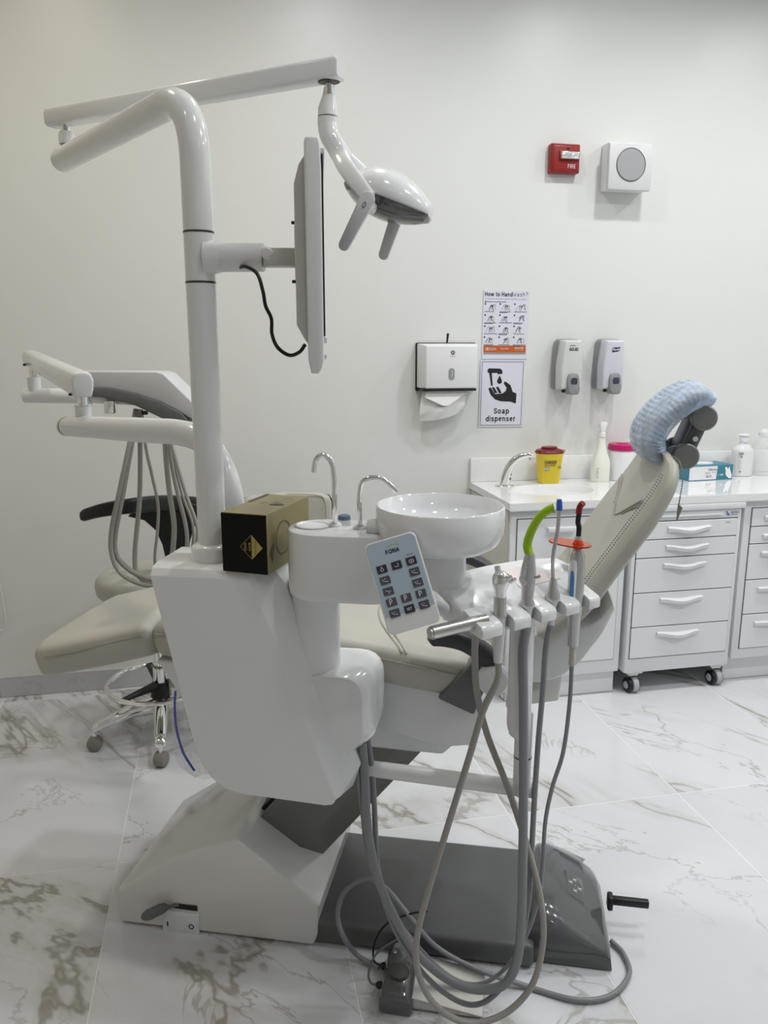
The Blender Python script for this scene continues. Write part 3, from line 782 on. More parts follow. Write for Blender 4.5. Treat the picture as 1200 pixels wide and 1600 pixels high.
# cuspidor: elbow, column, oval top, faucets, bowl
def arcs(pts, r, seg=5):
    """closed (u, z) outline with rounded corners"""
    n = len(pts); out = []
    for i in range(n):
        a, c, e = Vector(pts[i - 1]), Vector(pts[i]), Vector(pts[(i + 1) % n])
        rr = r[i] if isinstance(r, (list, tuple)) else r
        d1, d2 = (a - c), (e - c); q = min(rr, d1.length * 0.45, d2.length * 0.45)
        s_, f_ = c + d1.normalized() * q, c + d2.normalized() * q
        for k in range(seg + 1):
            t = k / seg; out.append(tuple((1 - t) ** 2 * s_ + 2 * t * (1 - t) * c + t * t * f_))
    return out
elb = arcs([(0.52, 0.62), (0.535, 0.812), (0.703, 0.814), (0.703, 0.655), (0.62, 0.598)], [0.02, 0.03, 0.055, 0.03, 0.02])
cxe = 0.60; cze = 0.71
b = B(); b.loft([[(cxe + (u - cxe) * k, v, cze + (z - cze) * k2) for u, z in elb] for v, k, k2 in ((-0.172, 0.74, 0.86), (-0.170, 0.78, 0.90), (-0.163, 0.82, 0.93), (-0.128, 1.0, 0.985), (-0.118, 1.0, 1.0), (-0.03, 1.0, 1.0))], 0)
b.build('swivel_elbow', M_PLASTIC, unit, ang=32)
b = B(); b.lathe([(0.0, 0.78), (0.052, 0.78), (0.052, 0.995), (0, 0.995)], (0.570, -0.115, 0), n=40); b.build('column', M_PLASTIC, unit)
def stadium(u0, u1, v, r, z, n=14):
    out = []
    for k in range(n + 1):
        a = PI / 2 + PI * k / n; out.append((u0 + r * math.cos(a), v + r * math.sin(a), z))
    for k in range(n + 1):
        a = -PI / 2 + PI * k / n; out.append((u1 + r * math.cos(a), v + r * math.sin(a), z))
    return out
CU0, CU1, CVv = 0.603, 0.70, -0.165
b = B(); b.loft([stadium(CU0, CU1, CVv, r, z) for r, z in ((0.066, 0.985), (0.07, 0.989), (0.072, 1.0), (0.072, 1.112), (0.0705, 1.118), (0.066, 1.121))], 0)
oval = b.build('cuspidor_body', M_PLASTIC, unit)
b = B(); b.lathe([(0.034, 0.0), (0.036, 0.0015), (0.034, 0.003), (0.031, 0.0025), (0.029, 0.0), (0.0, -0.0005), (0.0, -0.001), (0.034, -0.001), (0.034, 0.0)], (0.581, -0.1643, 1.122), n=32); b.build('cup_holder', M_CERAMIC, oval)
b = B(); b.lathe([(0, 0), (0.0125, 0.0), (0.0135, 0.004), (0.012, 0.009), (0.008, 0.011), (0, 0.0115)], (0.6296, -0.0931, 1.12), n=24); b.build('water_button', M_BLUE_BTN, oval)
for base_p, pts, rr in (((0.6232, -0.1544, 1.12), [(0.6232, -0.1544, 1.12), (0.6285, -0.175, 1.1661), (0.628, -0.175, 1.2233), (0.6227, -0.178, 1.2551), (0.6073, -0.182, 1.2665), (0.5942, -0.186, 1.2568), (0.5904, -0.188, 1.2332)], 0.0052),
                        ((0.678, -0.1682, 1.12), [(0.678, -0.1682, 1.12), (0.6813, -0.19, 1.1582), (0.6815, -0.19, 1.196), (0.6879, -0.19, 1.2187), (0.7063, -0.188, 1.2263), (0.7246, -0.186, 1.224), (0.7404, -0.184, 1.2116), (0.7526, -0.182, 1.1979)], 0.0048)):
    b = B(); b.tube(spline(pts, 7), rr, 14); fo = b.build('spout', M_CHROME, oval)
    b = B(); b.lathe([(0, 0), (0.0135, 0.0), (0.0145, 0.002), (0.0135, 0.005), (0.008, 0.0085), (0.005, 0.009), (0, 0.009)], base_p, n=24); b.build('spout_base', M_CERAMIC, oval)
BC = (0.835, -0.165, 0)
b = B(); b.lathe([(0, 1.098), (0.03, 1.10), (0.07, 1.112), (0.1, 1.135), (0.114, 1.152), (0.1195, 1.172), (0.1215, 1.1735), (0.1245, 1.171), (0.1245, 1.137), (0.1225, 1.119), (0.115, 1.102), (0.098, 1.09), (0.07, 1.084), (0, 1.083)], BC, n=56)
bowl = b.build('spit_bowl', M_CERAMIC, unit, ang=70)
b = B(); b.lathe([(0, 1.0), (0.05, 1.0), (0.052, 1.004), (0.052, 1.088), (0, 1.088)], BC, n=36); b.build('bowl_pedestal', M_PLASTIC, unit)
b = B(); b.box((0.77, -0.165, 1.03), (0.09, 0.07, 0.05), 0.006); b.build('bowl_bracket', M_PLASTIC, unit)
b = B(); b.lathe([(0, -0.02), (0.012, -0.02), (0.016, -0.012), (0.016, 0.012), (0.012, 0.02), (0, 0.02)], (0.7182, -0.2, 1.1326), (1, 0, 0), 20); b.build('bowl_knob', M_PLASTIC, bowl)

# ================================================================== operating lamp on its swing arm
lamp = thing('operating_lamp', 'white dental operating lamp hanging from a horizontal swing arm', 'dental lamp', CH_LOC, CH_RZ)
LA, LB = Vector((-0.2383, 0.3779, 2.045)), Vector((0.5854, 0.1254, 2.045))
d = (LB - LA).normalized(); side = Vector((-d.y, d.x, 0))
def barring(p, w, h, o=0.0): return superring(p, side, (0, 0, 1), w, h, 5.0, 36)
b = B(); b.loft([barring(LA, 0.019, 0.018), barring(LA + d * 0.006, 0.022, 0.0225), barring(LB - d * 0.006, 0.022, 0.0225), barring(LB, 0.019, 0.018)], 0)
b.build('swing_arm', M_PLASTIC, lamp)
pv = Vector((END[0], END[1], 0)) - Vector((0, 0, 0)); tdir = (Vector((PU, PV, 0)) - pv).normalized()
jp = pv + tdir * 0.045
b = B(); b.lathe([(0, 1.978), (0.019, 1.978), (0.019, 2.0), (0.016, 2.008), (0, 2.008)], (jp.x, jp.y, 0), n=24); b.build('joint_cap', M_PLASTIC, lamp)
b = B(); b.lathe([(0, 2.004), (0.0125, 2.004), (0.0125, 2.028), (0, 2.028)], (jp.x, jp.y, 0), n=20); b.build('joint_pin', M_CHROME, lamp)
jb = LB - d * 0.03
b = B(); b.lathe([(0, 0), (0.009, 0), (0.009, 0.03), (0, 0.03)], (jb.x, jb.y, 1.998), n=20); b.build('lamp_pin', M_CHROME, lamp)
b = B(); b.lathe([(0, 0), (0.018, 0), (0.019, 0.002), (0, 0.0025)], (jb.x, jb.y, 2.0215), n=24, sx=1.3); b.build('pin_recess', M_BLACK, lamp)
JV = jb.y
LVX = 0.14
n_ = [(0.5566, 0.14, 2.0121), (0.5534, 0.14, 1.9845), (0.5516, 0.14, 1.9566)]
b = B(); b.loft([superring((0.5567, 0.14, 2.0134), (1, 0, 0), (0, 1, 0), 0.0125, 0.0125, 2, 24), superring((0.555, 0.14, 1.9971), (1, 0, 0), (0, 1, 0), 0.0145, 0.0145, 2, 24), superring((0.5519, 0.14, 1.9744), (1, 0, 0), (0, 1, 0), 0.0205, 0.0205, 2, 24), superring((0.5516, 0.14, 1.9566), (1, 0, 0), (0, 1, 0), 0.0215, 0.0215, 2, 24)], 0); b.build('neck_cone', M_PLASTIC, lamp)
b = B(); b.tube(spline([(0.5516, 0.14, 1.954), (0.5513, 0.14, 1.9387), (0.5557, 0.138, 1.9175), (0.5659, 0.136, 1.9012), (0.5733, 0.134, 1.8927)], 6), 0.0215, 24); b.build('neck_elbow', M_PLASTIC, lamp)
# fork: two flat curved arms around the head
HC = Vector((0.6847, 0.13, 1.782))
for s_ in (-1, 1):
    p = [(0.5677, 0.134, 1.8981), (0.5843, 0.128, 1.8704), (0.6071, 0.125, 1.8354), (0.6318, 0.12, 1.8)]
    pts = [Vector(q) for q in p]
    if s_ < 0: pts = [pts[0], pts[1] + Vector((0, -0.012, 0)), pts[2] + Vector((0, -0.05, 0)), Vector((0.6609, 0.03, 1.7685))]
    else: pts = [pts[0], pts[1] + Vector((0.004, 0.018, 0)), pts[2] + Vector((0.014, 0.066, 0.006)), Vector((HC.x - 0.03, 0.226, HC.z + 0.005))]
    sp = spline(pts, 8); rings = []
    for i, q in enumerate(sp):
        a, c = sp[max(0, i - 1)], sp[min(len(sp) - 1, i + 1)]
        dd = (c - a).normalized(); w = Vector((dd.z, 0, -dd.x)).normalized(); t = dd.cross(w)
        k = i / (len(sp) - 1); rings.append(superring(q, w, t, 0.0215 - 0.005 * k, 0.0215 * (1 - k) ** 2 + 0.007, 2.6, 20))
    b = B(); b.loft(rings, 0); b.build('fork_arm', M_PLASTIC, lamp, ang=70)
# head: flattened egg, axis tipped down towards the patient
ax = (Vector((0.7755, 0.13, 1.747)) - Vector((0.5989, 0.13, 1.8158))).normalized()
upv = Vector((0, 1, 0)).cross(ax) * -1
if upv.z < 0: upv = -upv
HO = Vector((0.5989, 0.13, 1.8158)); LH = (Vector((0.7755, 0.13, 1.747)) - Vector((0.5989, 0.13, 1.8158))).length
def headring(t, grow=0.0, lo=-1.0, hi=1.0, n=40):
    e_ = math.sin(PI * min(1, 0.05 + 0.88 * t ** 0.85))
    w = 0.092 * e_ ** 0.6 + grow
    h = 0.060 * e_ ** 0.75 + grow
    return w, h
rings = []
for i in range(25):
    t = i / 24; w, h = headring(t); c = HO + ax * (LH * t)
    ring = []
    for k in range(40):
        a = 2 * PI * k / 40; y = math.cos(a) * w; z = math.sin(a) * h
        if z < 0: z *= 0.72
        ring.append(c + Vector((0, y, 0)) + upv * z)
    rings.append(ring)
b = B(); b.loft(rings, 0); hd = b.build('lamp_head', M_PLASTIC, lamp, ang=80)
rings = []
for i in range(7, 25):
    t = i / 24; w, h = headring(t); c = HO + ax * (LH * t + 0.002)
    rings.append([c + Vector((0, math.cos(a) * (w + 0.0012), 0)) + upv * (math.sin(a) * (h * 0.72 + 0.0015)) for a in [PI + 0.16 + (PI - 0.32) * k / 20 for k in range(21)]] + [c + Vector((0, w * 0.6, 0)) - upv * h * 0.2, c + Vector((0, -w * 0.6, 0)) - upv * h * 0.2])
b = B(); b.loft(rings, 0); lens = b.build('lens', M_LENS, hd, ang=80)
ring0 = [HO + ax * 0.001 + Vector((0, math.cos(a) * 0.03, 0)) + upv * (math.sin(a) * 0.02) for a in [2 * PI * k / 20 for k in range(20)]]
b = B(); rr = []
for i in range(8):
    t = i / 24; w, h = headring(t); c = HO + ax * (LH * t - 0.004)
    rr.append([c + Vector((0, math.cos(a) * (w * 0.99), 0)) + upv * (math.sin(a) * h * 0.6) for a in [PI + 0.1 + (PI - 0.2) * k / 16 for k in range(17)]] + [c + Vector((0, w * 0.5, 0)), c + Vector((0, -w * 0.5, 0))])
b.loft(rr, 0); b.build('rear_trim', M_GREY, hd, ang=80)
# handles
for top_, bot_, v in (((0.6591, 0.025, 1.7652), (0.6045, 0.025, 1.6674), 0.025), ((0.6785, 0.225, 1.7287), (0.6562, 0.225, 1.6673), 0.225)):
    a, c = Vector(top_), Vector(bot_)
    if v > 0.1: a = a + (a - c).normalized() * 0.05
    dd = (c - a).normalized(); w = Vector((dd.z, 0, -dd.x)); Lh = (c - a).length
    o_ = [(-0.016 * math.cos(t), 0.016 * math.sin(t)) for t in [PI / 2 - PI * k / 10 for k in range(11)]] + [(Lh - 0.012 + 0.012 * math.cos(t), 0.012 * math.sin(t)) for t in [-PI / 2 + PI * k / 10 for k in range(11)]]
    b = B(); b.loft([[a + dd * x + w * y + Vector((0, q_, 0)) for x, y in o_] for q_ in (-0.0045, 0.0045)], 0.002, 2, 40); hn = b.build('handle', M_PLASTIC, hd, ang=40)
    b = B(); s_ = -1 if v < 0.1 else 1
    b.lathe([(0, 0), (0.0135, 0), (0.0145, 0.004), (0.0145, 0.03), (0, 0.03)], a + dd * 0.012, (0.25, -s_, 0), 22); b.build('handle_boss', M_PLASTIC, hn)
    if v < 0.1:
        b = B(); q = a + dd * 0.012 + Vector((0, -0.0052, 0)); ringp = [q + dd * (0.0055 * math.sin(t)) + w * (0.003 * math.cos(t)) for t in [2 * PI * k / 18 for k in range(18)]]
        b.tube(ringp, 0.0006, 5, closed=True); b.build('screw_cap_rim', M_RING, hn)

# ================================================================== monitor, edge on, on a short arm
mon = thing('monitor', 'flat monitor seen edge-on, mounted by a short arm on the post', 'monitor', CH_LOC, CH_RZ)
wd = Vector((math.cos(math.radians(104.0)), math.sin(math.radians(104.0)), 0)); nn = Vector((wd.y, -wd.x, 0))
E0 = Vector((0.614, -0.25, 0))
def MP(w, n__, z): return E0 + wd * w + nn * n__ + Vector((0, 0, z))
b = B(); W_ = 0.40
prof = [(-0.012, 1.822), (0.011, 1.822), (0.014, 1.812), (0.016, 1.77), (0.016, 1.45), (0.013, 1.435), (0.006, 1.424), (-0.008, 1.424), (-0.013, 1.45), (-0.014, 1.812)]
b.loft([[MP(w, x * k, z) for x, z in prof] for w, k in ((0.0, 0.9), (0.005, 1.0), (W_ - 0.005, 1.0), (W_, 0.9))], 0.002, 2); mh = b.build('housing', M_MONITOR, mon)
b = B(); prof = [(-0.012, 1.80), (-0.024, 1.782), (-0.033, 1.75), (-0.033, 1.51), (-0.022, 1.49), (-0.012, 1.474)]
b.loft([[MP(w, x, z) for x, z in prof] for w in (0.02, W_ - 0.02)], 0.003, 2); b.build('back_cover', M_MON_BACK, mon)
b = B(); b.loft([[MP(w, x, z) for x, z in ((0.0155, 1.795), (0.0185, 1.795), (0.0185, 1.49), (0.0155, 1.49))] for w in (0.003, W_ - 0.012)], 0); b.build('screen', M_SCREEN, mon)
b = B()
for z0, z1 in ((1.797, 1.806), (1.478, 1.488)): b.loft([[MP(w, x, z) for x, z in ((0.012, z1), (0.0215, z1), (0.0215, z0), (0.012, z0))] for w in (0.004, W_ - 0.004)], 0.001, 1)
for w0, w1 in ((W_ - 0.014, W_ - 0.004),): b.loft([[MP(w, x, z) for x, z in ((0.012, 1.806), (0.0205, 1.80), (0.0205, 1.48), (0.012, 1.478))] for w in (w0, w1)], 0.001, 1)
b.build('bezel', M_MONITOR, mon)
b = B()
for w in (0.05, 0.062): b.lathe([(0, 0), (0.005, 0), (0.005, 0.006), (0, 0.007)], MP(w, 0.014, 1.452), nn, 14)
b.build('buttons', M_CHROME, mon)['kind'] = 'stuff'
b = B(); c0 = MP(0.2, -0.033, 1.644); b.box(c0 - nn * 0.03 , (0.075, 0.05, 0.034), 0.003, 2, Matrix.Rotation(math.radians(14), 3, 'Z')); br = b.build('bracket', M_MON_BACK, mon)
b = B(); b.box(c0 - nn * 0.001, (0.006, 0.11, 0.11), 0.002, 2, Matrix.Rotation(math.radians(14), 3, 'Z')); b.build('mount_plate', M_MON_BACK, mon)
b = B(); b.lathe([(0, -0.012), (0.009, -0.011), (0.012, -0.006), (0.012, 0.0), (0, 0.0)], (0.4893, -0.12, 1.6477), (0, 1, 0), 22); b.build('clamp_knob', M_PLASTIC_MATT, mon)
b = B()
for q in ((0.5652, -0.2, 1.691), (0.564, -0.2, 1.5884)): b.lathe([(0, -0.004), (0.003, -0.004), (0.003, 0.004), (0, 0.004)], q, (1, 0, 0), 10)
b.build('mount_screws', M_BLACK, mon)['kind'] = 'stuff'
b = B(); b.tube(spline([(0.4245, -0.1, 1.6243), (0.4476, -0.125, 1.6229), (0.474, -0.14, 1.6082), (0.4876, -0.15, 1.5742), (0.4934, -0.155, 1.5478), (0.5057, -0.16, 1.5237), (0.5092, -0.17, 1.4949), (0.5229, -0.18, 1.4699), (0.5451, -0.18, 1.4556), (0.5653, -0.18, 1.4616), (0.5768, -0.18, 1.4758)], 6), 0.0036, 10); b.build('power_cable', M_BLACK, mon)

# ================================================================== carton on the unit
gx = thing('carton', 'gold and black cardboard carton resting on the white unit', 'box', CH_LOC, CH_RZ)
G0 = Vector((0.402, -0.197, 1.0295)); ga = math.radians(-9)
gu = Vector((math.cos(ga), math.sin(ga), 0)); gv = Vector((-gu.y, gu.x, 0)); GW, GD, GH = 0.099, 0.205, 0.121
def GP(a, c, e): return G0 + gu * a + gv * c + Vector((0, 0, e))
b = B(); b.loft([[GP(a, c, e) for a, c in ((0, 0), (GW, 0), (GW, GD), (0, GD))] for e in (0, GH)], 0.0008, 1); b.build('box_body', M_GOLD, gx)
b = B(); b.loft([[GP(a, -0.0012, e), GP(a, 0.0006, e)][::1] + [GP(a2, 0.0006, e2), GP(a2, -0.0012, e2)] for a, e, a2, e2 in ((0.0, 0.0, GW, 0.0), (0.0, GH - 0.002, GW, GH - 0.002))], 0); b.build('end_flap', M_BLACK_CARD, gx)
b = B(); b.loft([[GP(a, -0.0022, GH - 0.011 - (0.0015 if 0.02 < a < 0.08 else 0)), GP(a, -0.0008, GH - 0.011 - (0.0015 if 0.02 < a < 0.08 else 0)), GP(a, -0.0008, GH - 0.003), GP(a, -0.0022, GH - 0.003)] for a in (0.003, 0.03, 0.07, GW - 0.003)], 0); b.build('tuck_flap', M_BLACK_CARD, gx)
e1 = Art(GP(0, -0.0013, 0), gu, (0, 0, 1), 0.0004)
cx, cy, rx, ry = 0.066, 0.054, 0.0245, 0.0245
e1.poly([(cx + 0.001, cy + ry), (cx + 0.001, cy - ry), (cx + rx, cy)])
for q in ([(cx, cy + ry), (cx - rx, cy)], [(cx - rx, cy), (cx, cy - ry)], [(cx, cy - ry), (cx, cy + ry)]): e1.line(q, 0.0007)
e1.text('BLACK', cx - 0.004, cy, width=0.0175, bold=0.02, rot=-PI / 2); e1.text('GOLD', cx - 0.0135, cy, width=0.0165, bold=0.02, rot=-PI / 2)
e1.build('end_print', M_GOLD_INK, gx)
e3 = Art(GP(0, -0.0013, 0), gu, (0, 0, 1), 0.0007)
for k in range(5): e3.line([(cx + 0.005 + 0.0022 * (k % 2), cy + 0.014 - k * 0.006), (cx + 0.009, cy + 0.012 - k * 0.006), (cx + 0.0075, cy + 0.0095 - k * 0.006), (cx + 0.012, cy + 0.010 - k * 0.006)], 0.0009)
e3.build('script_print', M_DARK_INK, gx)
e2 = Art(GP(GW, 0, 0), gv, (0, 0, 1), 0.0012)
e2.poly([(0.01, 0.045), (0.034, 0.063), (0.022, 0.018)])
for k in range(3): e2.line([(0.016 + 0.008 * k, 0.064), (0.02 + 0.008 * k, 0.072), (0.018 + 0.008 * k, 0.078)], 0.001)
e2.line([(0.075 + 0.034 * math.cos(t), 0.06 + 0.034 * math.sin(t)) for t in [2 * PI * k / 30 for k in range(31)]], 0.0022)
e2.build('side_print', M_DARK_INK, gx)
e4 = Art(GP(0, 0, GH), gu, gv, 0.0012)
e4.poly([(0.058, 0.09), (0.093, 0.10), (0.062, 0.125)]); e4.rect(0.0, 0.11, 0.008, 0.2)
for k in range(3): e4.line([(0.03 + 0.006 * k, 0.1 + 0.004 * k), (0.034 + 0.006 * k, 0.108 + 0.003 * k), (0.041 + 0.004 * k, 0.11)], 0.0016)
e4.build('top_print', M_DARK_INK, gx)
e5 = Art(GP(0, 0, GH), gu, gv, 0.0012)
random.seed(3)
for k in range(7):
    x, y = 0.04 + 0.05 * random.random(), 0.13 + 0.06 * random.random()
    e5.line([(x, y), (x + 0.006, y + 0.006), (x + 0.003, y + 0.013), (x + 0.01, y + 0.014)], 0.0011)
e5.build('vine_print', mat('pale_gold_ink', (0.55, 0.50, 0.30), 0.4), gx)

# ================================================================== assistant's instrument tray on its low arm
tray = thing('instrument_holder', 'white moulded instrument holder with steel handle on a swivel arm', 'instrument holder', CH_LOC, CH_RZ)
T0 = Vector((0.927, -0.298, 0)); ts = Vector((0.7071, 0.7071, 0)); tt = Vector((-0.7071, 0.7071, 0))
def TP(s_, t, z): return T0 + ts * s_ + tt * t + Vector((0, 0, z))
TL = 0.325
def lens_(s_): return 1.0
b = B(); prof = [(0.036, 0.955), (0.036, 0.978), (0.06, 0.992), (0.09, 1.008), (0.125, 1.023), (0.158, 1.029), (0.170, 1.022), (0.174, 0.995), (0.166, 0.962)]
rings = []
for s_, k, e in ((0.0, 0.0, 0.006), (0.006, 0.0, 0.0), (0.06, 0.0, 0.0), (0.16, 0.004, 0.0), (0.26, -0.006, 0.0), (0.312, -0.03, 0.0), (0.321, -0.04, 0.0), (0.326, -0.045, 0.006)):
    rings.append([TP(s_, (t + k if t > 0.1 else t), z - (e if z > 0.97 else -e)) for t, z in prof])
b.loft(rings, 0.003, 2, 40); tb = b.build('tray_body', M_PLASTIC, tray, ang=35)
PR = [(0.0, 0.052), (0.081, 0.126), (0.153, 0.196), (0.222, 0.264), (0.291, 0.325)]
for i, (s0, s1) in enumerate(PR):
    b = B(); prof = [(0.0, 0.950), (-0.001, 0.968), (0.004, 0.975), (0.03, 0.985), (0.055, 0.9955), (0.06, 0.96)]
    b.loft([[TP(s_, t, z) for t, z in prof] for s_ in (s0, s1)], 0.0035, 2, 20); b.build('holder_prong', M_PLASTIC, tray, ang=35)
b = B(); b.loft([[TP(s_, t, 0.953 - 0.001 * k) for s_, t in ((0.03, 0.03), (0.30, 0.03), (0.30, 0.15), (0.03, 0.15))] for k in (0, 12)], 0.004, 2); b.build('tray_underside', M_PLASTIC_MATT, tray)
rings = []
b = B()
for i in range(8):
    s_ = 0.17 + 0.115 * i / 7
    rings.append([TP(s_, t, z) for t, z in ((0.075, 1.0012), (0.092, 1.0098), (0.11, 1.0175), (0.128, 1.0245), (0.128, 1.0232), (0.11, 1.016), (0.092, 1.0083), (0.075, 0.9998))])
b.loft(rings, 0); fl = b.build('pink_film', M_PINK, tray); fl['label'] = 'pale pink film lying on the holder top'
HA, HB = Vector((0.9151, -0.27, 0.9759)), Vector((0.8371, -0.325, 0.9704))
b = B(); b.tube([HA + (HA - HB).normalized() * 0.02, HB], 0.0125, 24); hb = b.build('handle_bar', M_STEEL, tray)
b = B(); b.tube([HB - (HA - HB).normalized() * 0.0, HB - (HA - HB).normalized() * 0.004], 0.0105, 20); b.build('end_plug', M_STEEL, hb)
# vertical support and low horizontal arm
SU, SV = 1.003, -0.15
b = B(); b.lathe([(0, 0.69), (0.012, 0.692), (0.020, 0.70), (0.0245, 0.72), (0.0245, 0.952), (0, 0.952)], (SU - 0.003, SV, 0), n=28); b.build('support_column', M_PLASTIC, tray)
b = B(); b.tube([(SU + 0.008, SV + 0.01, 0.56), (SU + 0.008, SV + 0.01, 0.74)], 0.0185, 24); b.build('support_tube', M_PLASTIC, tray)
b = B(); b.lathe([(0.0, -0.0015), (0.019, -0.0015), (0.019, 0.0015), (0, 0.0015)], (SU + 0.008, SV + 0.01, 0.645), n=24); b.build('tube_ring', M_RING, tray)
b = B(); b.tube([(0.60, -0.10, 0.567), (SU + 0.03, SV + 0.012, 0.569)], 0.0175, 24); b.tube([(SU + 0.03, SV + 0.012, 0.569), (SU + 0.034, SV + 0.012, 0.569)], 0.0195, 24); b.build('swing_arm', M_PLASTIC, tray)

# keypad hanging on the holder's left end
pad = thing('control_keypad', 'white tilted keypad with pale blue face and dark keys beside the holder', 'keypad', CH_LOC, CH_RZ)
q = [Vector((0.7144, -0.325, 1.1294)), Vector((0.7997, -0.305, 1.1502)), Vector((0.7658, -0.365, 0.9714)), Vector((0.8602, -0.345, 1.0041))]
pc = sum(q, Vector()) / 4
pxd = ((q[1] - q[0]) + (q[3] - q[2])).normalized(); pyd = ((q[0] - q[2]) + (q[1] - q[3])); pyd = (pyd - pxd * pyd.dot(pxd)).normalized(); pn = pxd.cross(pyd)
PW = ((q[1] - q[0]).length + (q[3] - q[2]).length) / 2; PH = ((q[0] - q[2]).length + (q[1] - q[3]).length) / 2
def rrect(w, h, r, n=6):
    out = []
    for cx, cy, a0 in ((w / 2 - r, h / 2 - r, 0), (-w / 2 + r, h / 2 - r, 90), (-w / 2 + r, -h / 2 + r, 180), (w / 2 - r, -h / 2 + r, 270)):
        for k in range(n + 1):
            a = math.radians(a0 + 90 * k / n); out.append((cx + r * math.cos(a), cy + r * math.sin(a)))
    return out
def PD(x, y, z=0.0): return pc + pxd * x + pyd * y + pn * z
b = B(); b.loft([[PD(x, y, z) for x, y in rrect(PW - i * 2, PH - i * 2, 0.012 - i * 0.5)] for i, z in ((0.006, -0.022), (0.001, -0.017), (0.0, -0.006), (0.0005, -0.001), (0.0015, 0.0))], 0); kb = b.build('keypad_case', M_PLASTIC_MATT, pad)
sc_ = PH / 0.172; fy0 = -PH / 2 + 0.034 * sc_
b = B(); face = [(x, max(fy0, y)) for x, y in rrect(PW - 0.007, PH - 0.006, 0.0105)]
b.loft([[PD(x, y, z) for x, y in face] for z in (-0.001, 0.0006)], 0); b.build('face_panel', M_PANEL_BLUE, pad)
KX = [-0.0275, 0.0, 0.0275]; ky0 = PH / 2 - 0.052 * sc_; KS = 0.0206 * sc_
keys = [(0, 0, 'a', 0), (1, 0, 'b', 0), (2, 0, 'c', 0), (0, 1, 'd', 1), (2, 1, 'd', 1), (0, 2, 'e', 1), (2, 2, 'd', 1), (0, 3, 'P', 1), (1, 3, 'P', 1), (2, 3, 'P', 1), (0, 4, 'd', 1), (1, 4, 'SET', 0), (2, 4, 'd', 1)]
for i, j, ch, k in keys:
    x, y = KX[i] * PW / 0.098, ky0 - j * KS
    b = B(); b.loft([[PD(x + dx, y + dy, z) for dx, dy in rrect(0.0185 * PW / 0.098, 0.0145 * sc_, 0.001, 2)] for z in (0.0004, 0.0016)], 0)
    ko = b.build('key', M_KEY2 if k else M_KEY, pad)
    ar = Art(PD(x, y, 0.0016), pxd, pyd, 0.0004)
    if ch == 'P': ar.stroke('P', -0.001, -0.0042, 0.0058, 0.13)
    elif ch == 'SET': ar.stroke('SET', 0, -0.002, 0.0095, 0.14)
    elif ch == 'a': ar.ring(0, -0.001, 0.0022, 0.003, 12); ar.line([(-0.0015, 0.003), (0, 0.0045), (0.0015, 0.003)], 0.0008)
    elif ch == 'b': ar.line([(-0.004, -0.001), (-0.001, -0.003), (0.003, -0.002), (0.003, 0.002), (0.001, 0.003)], 0.0009)
    elif ch == 'c': ar.ring(0, -0.0005, 0.0028, 0.0036, 12, 1.3); ar.disc(0, -0.0005, 0.0012)
    elif ch == 'd': ar.line([(-0.005, 0.003), (-0.0025, -0.0015), (0.001, -0.002), (0.005, -0.0035)], 0.0008); ar.disc(0.0, 0.0022, 0.0009, 8)
    else: ar.line([(-0.005, 0.003), (-0.001, 0.0), (0.005, -0.001)], 0.0008); ar.disc(0.0005, -0.003, 0.001, 8)
    ar.build('key_icon', M_PRINT_WHITE, ko)
ar = Art(PD(0, 0, 0.0006), pxd, pyd, 0.0004); ar.stroke('FONA', 0.0, PH / 2 - 0.0285 * sc_, 0.026 * sc_, 0.17, ys=1.1); ar.build('brand_print', M_KEY, pad)
ar = Art(PD(0, 0, 0.0006), pxd, pyd, 0.0004); ar.text('Power', (KX[2] + 0.001) * sc_, ky0 + 0.0125 * sc_, width=0.0115 * sc_); ar.build('caption_print', M_KEY2, pad)
ar = Art(PD(0, 0, 0.0006), pxd, pyd, 0.0003); ar.line([(-0.008 + 0.022 * t / 8, PH / 2 - 0.0165 * sc_ + 0.0028 * math.sin(PI * t / 8)) for t in range(9)], 0.0012); ar.build('brand_swoosh', M_LIME_INK, pad)
b = B(); e_ = PD(PW / 2 - 0.004, -PH / 2 + 0.045, -0.012); b.tube([e_, Vector((0.8589, -0.2, 0.9661))], 0.0115, 20); b.build('pivot_stub', M_PLASTIC_MATT, pad)

# ================================================================== instruments standing in the holder, each with its hose
def hose(parent, pts, r, material, name='hose', sub=7):
    b = B(); b.tube(spline(pts, sub), r, 10); return b.build(name, material, parent, ang=80)
# air-water syringe
SYX = thing('air_water_syringe', 'chrome air-water syringe in the slot nearest the keypad', 'syringe', CH_LOC, CH_RZ)
c0 = Vector(TP(0.0665, 0.026, 0))
def stack(b, rings, n=24):
    b.loft([superring(c0 + Vector((dx, dy, z)), (1, 0, 0), (0, 1, 0), rx, ry, 2.2, n) for dx, dy, z, rx, ry in rings], 0)
b = B(); stack(b, [(0, 0, 0.885, 0.0085, 0.0085), (0, 0, 0.9, 0.0098, 0.0098), (0, 0, 0.95, 0.0132, 0.0132), (0, 0, 0.975, 0.0138, 0.0138), (0, 0, 0.982, 0.0145, 0.0145), (0, 0, 0.9855, 0.0118, 0.0118), (0, 0, 1.015, 0.0118, 0.0118)]); b.build('handle', M_SILVER, SYX, ang=60)
b = B(); stack(b, [(0, 0, 1.013, 0.0108, 0.0108), (0, 0, 1.025, 0.0112, 0.0112), (0.0, 0, 1.038, 0.015, 0.0135), (0.001, 0, 1.05, 0.0172, 0.014), (0.001, 0, 1.058, 0.015, 0.0125), (0, 0, 1.0635, 0.008, 0.008)]); b.build('head', M_CHROME, SYX, ang=70)
b = B(); b.tube([c0 + Vector((-0.004, 0.004, 1.055)), c0 + Vector((-0.007, 0.012, 1.070))], 0.006, 16)
b.build('nozzle_nut', M_CHROME, SYX)
